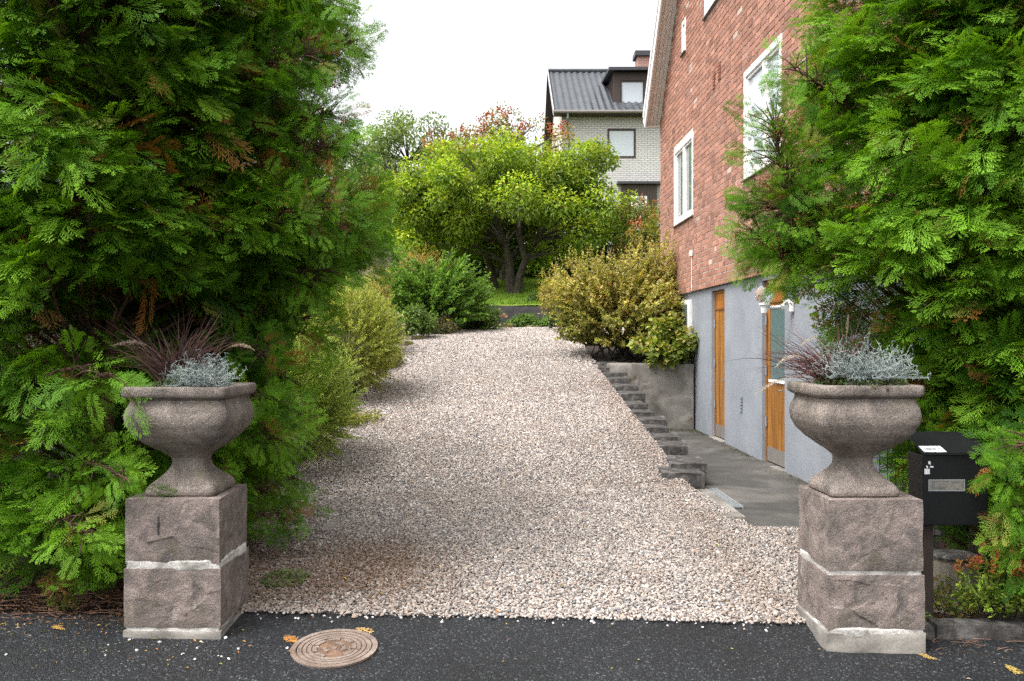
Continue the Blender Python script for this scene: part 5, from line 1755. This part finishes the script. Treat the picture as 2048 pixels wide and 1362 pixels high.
def mound(name, label, cat, c, r, n, size, cols, w=.5, flowers=None, group=None, top=None):
    t = thing(name, label, cat, (c[0], c[1], c[2] - r[2]), group=group)
    O = A(c[0], c[1], c[2] - r[2])
    g = G()
    k = 14
    cen = ell_pts(k, c, (r[0] * .75, r[1] * .75, r[2] * .7), .4, -.6)
    clump_leaves(g, cen, np.tile(A(*r) * .42, (k, 1)), n, size, cols, w=w, O=O, shell=.2, topcols=top)
    g.build('foliage', M_leaf, t)
    w_ = G()
    for q in cen: tube(w_, np.array([(rng.normal(0, .03), rng.normal(0, .03), -.05), tuple((q - O) * .6), tuple(q - O)]), [.006, .005, .003], 4)
    w_.build('stem', M_bark, t)
    if flowers:
        fn, fc, fs = flowers
        p = ell_pts(fn, c, A(*r) * 1.0, .92, .0)
        m = 9
        for q in p:
            g = G()
            d = nrm(np.stack([rng.normal(0, 1, m), rng.normal(-.5, .8, m), rng.normal(.3, .5, m)], -1))
            tv, tf, tt = leaf_t(.6, .1, .1)
            stamp(g, tv, tf, np.repeat((q - O)[None], m, 0), frames(d, rdir(m)), rng.uniform(fs * .7, fs, m), pal(m, fc, .12))
            g.build('flower_head', M_leaf, t)
    return t
mound('asparagus_plant', 'feathery orange yellow asparagus fern rising behind the green mound', 'fern', (-2.3, 23.6, 3.3), (.9, .5, 1.0), 6500, (.05, .1), [(.42, .25, .05), (.5, .32, .09), (.34, .22, .06), (.26, .22, .05)], w=.16)
mound('tall_perennial', 'yellowing tall perennial with orange tips behind the wooden rail', 'perennial', (-2.75, 17.6, 2.5), (.45, .4, .75), 1700, (.05, .09), [(.3, .27, .05), (.2, .22, .05), (.4, .24, .08), (.24, .14, .07)], w=.4)
mound('phlox', 'grey leaved perennial with pale pink flowers beside the farther willow', 'flower', (-2.35, 17.2, 1.75), (.4, .5, .42), 1700, (.05, .085), [(.10, .16, .07), (.15, .2, .1), (.08, .13, .04)], flowers=(26, [(.6, .42, .44), (.65, .55, .52)], .045))
mound('bed_perennial', 'light green leafy perennial in front of the mound shrub', 'perennial', (-2.1, 19.6, 1.98), (.6, .5, .4), 2600, (.06, .1), [(.10, .17, .035), (.16, .23, .05), (.07, .12, .03)])
mound('bed_perennial', 'reddish brown low perennial at the bend of the gravel edge', 'perennial', (-1.75, 20.6, 1.92), (.5, .4, .3), 1700, (.045, .08), [(.11, .1, .05), (.16, .13, .06), (.09, .12, .04)], flowers=(4, [(.6, .45, .06)], .05))
mound('sedum', 'low green plant with pinkish flower heads at the back of the bed', 'flower', (-.75, 22.3, 2.05), (.75, .4, .42), 3000, (.06, .1), [(.10, .17, .04), (.15, .23, .05), (.08, .13, .03)], flowers=(15, [(.45, .25, .22), (.5, .32, .27)], .06))
mound('bed_perennial', 'bright green low plant at the foot of the dark slab wall', 'perennial', (.35, 23.3, 2.05), (.55, .3, .24), 1500, (.07, .11), [(.11, .2, .05), (.17, .26, .06)])
mound('bed_perennial', 'small bright green plant touching the right end of the slab wall', 'perennial', (1.0, 23.5, 2.05), (.4, .25, .2), 900, (.07, .11), [(.12, .22, .05), (.18, .27, .06)])
mound('bed_perennial', 'dark low plant on the lawn edge above the slab wall', 'perennial', (.95, 24.7, 2.75), (.7, .35, .25), 1700, (.06, .1), [(.06, .10, .03), (.09, .14, .03)])
mound('bed_perennial', 'yellow green low weeds spilling onto the gravel between the two willows', 'weeds', (-2.1, 11.6, .62), (.4, .55, .2), 1300, (.04, .07), [(.16, .22, .04), (.24, .25, .05), (.25, .17, .05)])
mound('bed_perennial', 'pale flowered low plant on the mossy edging right of the farther willow', 'perennial', (-2.15, 15.6, 1.3), (.25, .8, .24), 1500, (.04, .07), [(.14, .18, .06), (.2, .22, .1), (.24, .2, .06)], flowers=(12, [(.6, .5, .45), (.55, .35, .35)], .04))
mound('edge_grass', 'orange tinged grass beside the bronze shrub at the lawn edge', 'grass clump', (.95, 21.9, 2.75), (.4, .4, .8), 1700, (.09, .16), [(.34, .28, .06), (.25, .27, .05), (.4, .26, .08)], w=.14)
# mossy edging stones on the left
ES = [(-2.3, 15.3), (-2.28, 16.2), (-2.3, 17.2), (-2.22, 18.3), (-2.1, 19.4), (-1.85, 20.6), (-1.5, 21.7), (-.9, 22.5), (-.2, 23.0), (.5, 23.15)]
eo = ['nearest', 'second nearest', 'third nearest', 'fourth nearest', 'fifth nearest', 'sixth nearest', 'fourth farthest', 'third farthest', 'second farthest', 'farthest']
M_moss = stone_mat('mossy_stone', [(.3, (.10, .085, .065)), (.7, (.3, .27, .22))], big=(5, .6), grain=80, gmix=.4, bump=.7, bscale=30, extra=(4, .45, .6, (.16, .15, .03)))
for k, (x, y) in enumerate(ES):
    g = G()
    l = rng.uniform(.3, .5)
    slab_rough(g, -.12, .12, -l / 2, l / 2, -.12, rng.uniform(.06, .13), 500 + k, .025, 14)
    o = g.build('edging_stone', M_moss, None, True)
    o.location = (x, y, float(zprof(y))); o.rotation_euler = (0, 0, R(-k * 7 + rng.normal(0, 6)))
    tag(o, eo[k] + ' mossy stone of the rounded edging along the flower bed', 'edging stone', 'mossy edging stones of the flower bed')
g = G()
yy = np.linspace(7.4, 12.6, 40)
xx = np.full(40, -2.33) + .02 * np.sin(yy * 2)
v = np.stack([np.stack([xx, yy, zprof(yy) - .1], -1), np.stack([xx, yy, zprof(yy) + .09], -1), np.stack([xx - .02, yy, zprof(yy) + .09], -1), np.stack([xx - .02, yy, zprof(yy) - .1], -1)], 1).reshape(-1, 3)
i = np.arange(39)[:, None] * 4; j = np.arange(4)[None, :]
g.add(v, np.stack([i + j, i + (j + 1) % 4, i + 4 + (j + 1) % 4, i + 4 + j], -1).reshape(-1, 4))
tag(g.build('edging_strip', M_block), 'dark edging strip along the left side of the gravel below the willows', 'edging')
t = thing('wooden_rail', 'weathered grey wooden rail fence half hidden behind the farther willow', 'fence', (-3.4, 16.3, 1.25))
g = G()
for z_ in (.95, 1.32): bbox(g, -.2, .75, -.02, .02, z_, z_ + .09, .006, jit=.004)
g.build('rail', M_oldwood, t)
for px_ in (-.12, .5):
    g = G(); bbox(g, px_, px_ + .08, .021, .09, -.1, 1.5, .006); g.build('fence_post', M_oldwood, t)
# garden shed glimpsed behind
t = thing('garden_shed', 'grey garden shed glimpsed low behind the birch twigs', 'shed', (-4.2, 31, 3.6))
g = G(); box(g, -1.2, 1.3, 0, 2, -.3, 1.9); g.build('wall', M_oldwood, t)
g = G(); g.add([(-1.4, -.2, 1.88), (1.5, -.2, 1.88), (1.5, 2.2, 2.3), (-1.4, 2.2, 2.3), (-1.4, -.2, 1.98), (1.5, -.2, 1.98), (1.5, 2.2, 2.4), (-1.4, 2.2, 2.4)], BOXF); g.build('roof', M_rooft, t)

# ------------------------------------------------------------------ white brick house on the hill
WX, WY = 2.21, 39.5
wh = thing('white_house', 'white brick house with a dark tiled roof and dormer on the hill', 'house', (WX, WY, 0))
EZ, RZ, DY = 11.72, 15.15, 6.0
g = G()
cut = [(2.0, 3.25, 9.66, 10.95), (3.0, 4.15, 6.5, 8.3)]
box(g, 0, 2.0, 0, .3, 4, EZ); box(g, 2.0, 3.25, 0, .3, 10.95, EZ); box(g, 2.0, 3.25, 0, .3, 4, 9.66); box(g, 3.25, 12, 0, .3, 4, EZ)
g.build('wall', M_wbrick, wh)
g = G()
g.add([(0, .3, 4), (0, 12, 4), (0, 12, EZ), (0, DY, RZ - .1), (0, .3, EZ)], np.array([(4, 3, 2, 1, 0)]))
g.add([(12, .3, 4), (12, 12, 4), (12, 12, EZ), (12, DY, RZ - .1), (12, .3, EZ)], np.array([(0, 1, 2, 3, 4)]))
box(g, .01, 11.99, 11.7, 12, 4, EZ)
g.build('gable_wall', M_wrender, wh)
# pantiled roof
g = G()
nx = int(12.8 / .3) * 6
ny = int(math.hypot(DY + .5, RZ - EZ + .3) / .36) * 4
u = np.linspace(-.38, 12.4, nx); s = np.linspace(0, 1, ny)
U, S = np.meshgrid(u, s)
sl = (RZ - EZ) / DY
Yr = -.5 + S * (DY + .5)
wave = .035 * np.sin(U / .3 * 2 * math.pi) ; step = (S * ny / 4 % 1)
Zr = EZ - .5 * sl + .1 + S * (DY + .5) * sl + wave + .035 * (1 - step)
grid(g, U, Yr, Zr)
rf = g.build('roof', M_tile, wh, False)
g = G()
g.add([(-.38, DY, RZ + .05), (12.4, DY, RZ + .05), (12.4, 12.5, EZ - .2), (-.38, 12.5, EZ - .2), (-.38, DY, RZ + .15), (12.4, DY, RZ + .15), (12.4, 12.5, EZ - .1), (-.38, 12.5, EZ - .1)], BOXF)
g.build('rear_slope', M_tile, wh)
g = G(); tube(g, [(-.4, DY, RZ + .16), (12.4, DY, RZ + .16)], .12, 8); g.build('ridge_tiles', M_tile, wh)
g = G()
for ya, za, yb, zb in ((-.52, EZ - .5 * sl - .02, DY, RZ + .02),):
    v = [(-.42, ya, za), (-.385, ya, za), (-.385, yb, zb), (-.42, yb, zb), (-.42, ya, za + .26), (-.385, ya, za + .26), (-.385, yb, zb + .26), (-.42, yb, zb + .26)]
    g.add(v, BOXF)
g.build('bargeboard', plain('grey_trim', (.42, .42, .42), .6), wh)
g = G()
g.add([(-.42, DY, RZ - .05), (-.385, DY, RZ - .05), (-.385, 12.6, EZ - .35), (-.42, 12.6, EZ - .35), (-.42, DY, RZ + .24), (-.385, DY, RZ + .24), (-.385, 12.6, EZ - .05), (-.42, 12.6, EZ - .05)], BOXF)
g.add([(-.384, DY, RZ - .06), (-.01, DY, RZ - .06), (-.01, 12.6, EZ - .36), (-.384, 12.6, EZ - .36), (-.384, DY, RZ - .02), (-.01, DY, RZ - .02), (-.01, 12.6, EZ - .31), (-.384, 12.6, EZ - .31)], BOXF)
box(g, -.38, 12.4, -.48, -.01, EZ - .25, EZ - .2)
g.build('dark_soffit', M_darkwood, wh)
g = G(); tube(g, [(-.4, -.56, EZ - .16), (12.4, -.56, EZ - .16)], .075, 10); gt = g.build('gutter', M_steel, wh)
g = G(); tube(g, [(.22, -.56, EZ - .2), (.22, -.5, EZ - .4), (.22, -.08, EZ - .75), (.22, -.06, 4.2)], .05, 8); g.build('downpipe', M_metal, wh)
def wwin(x0, x1, z0, z1, y=-.02, fr=.08, mat=None, par=None):
    g = G()
    for a, b, c, d in ((x0, x1, z0, z0 + fr), (x0, x1, z1 - fr, z1), (x0, x0 + fr, z0 + fr, z1 - fr), (x1 - fr, x1, z0 + fr, z1 - fr)):
        box(g, a, b, y, y + .12, c, d)
    f = g.build('window', mat or M_darkwood, par or wh)
    return f, (x0 + fr, x1 - fr, z0 + fr, z1 - fr, y + .05)
def wpane(f, q):
    g = G(); box(g, q[0], q[1], q[4], q[4] + .02, q[2], q[3]); g.build('pane', M_panew, f)
f, q = wwin(2.0, 3.25, 9.66, 10.95); wpane(f, q)
# dormer
dm = G()
dx0, dx1, dz0, dz1, dy = 2.38, 6.6, 12.15, 13.72, .85
box(dm, dx0, dx0 + .3, dy, dy + .2, dz0, dz1); box(dm, dx0 + .3, dx1, dy, dy + .2, dz1 - .38, dz1); box(dm, dx0 + .3, dx1, dy, dy + .2, dz0, dz0 + .06)
box(dm, dx0 + 1.38, dx0 + 1.6, dy, dy + .2, dz0 + .06, dz1 - .38); box(dm, dx0 + 2.7, dx1, dy, dy + .2, dz0 + .06, dz1 - .38)
yb = (dz1 - EZ) / sl
dm.add([(dx0, dy + .2, dz0 - .1), (dx0, yb + .3, dz1), (dx0, dy + .2, dz1)], np.array([(0, 1, 2)]))
for k in range(8):
    y_ = dy + .25 + k * .28
    zb_ = EZ + sl * y_ - .05
    if zb_ < dz1 - .05: box(dm, dx0 - .03, dx0, y_, y_ + .05, zb_, dz1 - .02)
dmo = dm.build('dormer', M_darkwood, wh)
g = G(); g.add([(dx0 - .25, dy - .3, dz1), (dx1 + .3, dy - .3, dz1), (dx1 + .3, yb + 1.4, dz1 + .42), (dx0 - .25, yb + 1.4, dz1 + .42), (dx0 - .25, dy - .3, dz1 + .14), (dx1 + .3, dy - .3, dz1 + .14), (dx1 + .3, yb + 1.4, dz1 + .56), (dx0 - .25, yb + 1.4, dz1 + .56)], BOXF)
g.build('dormer_roof', M_rooft, dmo)
for a, b in ((dx0 + .3, dx0 + 1.38), (dx0 + 1.6, dx0 + 2.7)):
    f, q = wwin(a + .005, b - .005, dz0 + .065, dz1 - .385, dy + .02, .06, None, dmo); wpane(f, q)
g = G(); bbox(g, 4.1, 5.0, DY - .4, DY + .4, RZ - .4, 15.95, .02); ch = g.build('chimney', brick_mat('chimney_brick', (.36, .13, .08), (.3, .1, .07), (.35, .33, .3), .25, .08, .012), wh)
g = G(); bbox(g, 3.98, 5.12, DY - .52, DY + .52, 15.93, 16.2, .02); g.build('chimney_cap', M_rooft, ch)
# dark boarded bay with a white window
g = G(); box(g, 2.6, 3.0, -.25, -.01, 6, 8.45); box(g, 3.0, 3.72, -.25, -.01, 7.95, 8.45); box(g, 3.72, 4.15, -.25, -.01, 6, 8.45)
for k in range(11): box(g, 2.6 + k * .145, 2.64 + k * .145, -.275, -.251, 7.96 if 2.98 < 2.6 + k * .145 < 3.72 else 6, 8.4)
bay = g.build('boarded_bay', M_darkwood, wh)
g = G(); box(g, 2.4, 4.35, -.4, -.01, 8.46, 8.56); g.build('bay_roof', M_rooft, bay)
f, q = wwin(3.005, 3.715, 6.4, 7.945, -.24, .09, M_whitep, bay); wpane(f, q)
# far house roof and chimney on the left skyline
t = thing('far_house', 'distant house whose roof ridge and grey chimney show beside the left hedge', 'house', (-14.5, 70, 7))
g = G(); box(g, -5, 5, 0, 8, -1, 6); g.build('wall', M_wrender, t)
g = G(); g.add([(-5.4, -.5, 5.8), (5.4, -.5, 5.8), (5.4, 4, 8.0), (-5.4, 4, 8.0), (-5.4, 8.5, 5.8), (5.4, 8.5, 5.8)], np.array([(0, 1, 2, 3), (3, 2, 5, 4)])); g.build('roof', M_rooft, t)
g = G(); bbox(g, -.2, .6, 3.5, 4.3, 7.5, 9.4, .02); g.build('chimney', M_steel, t)
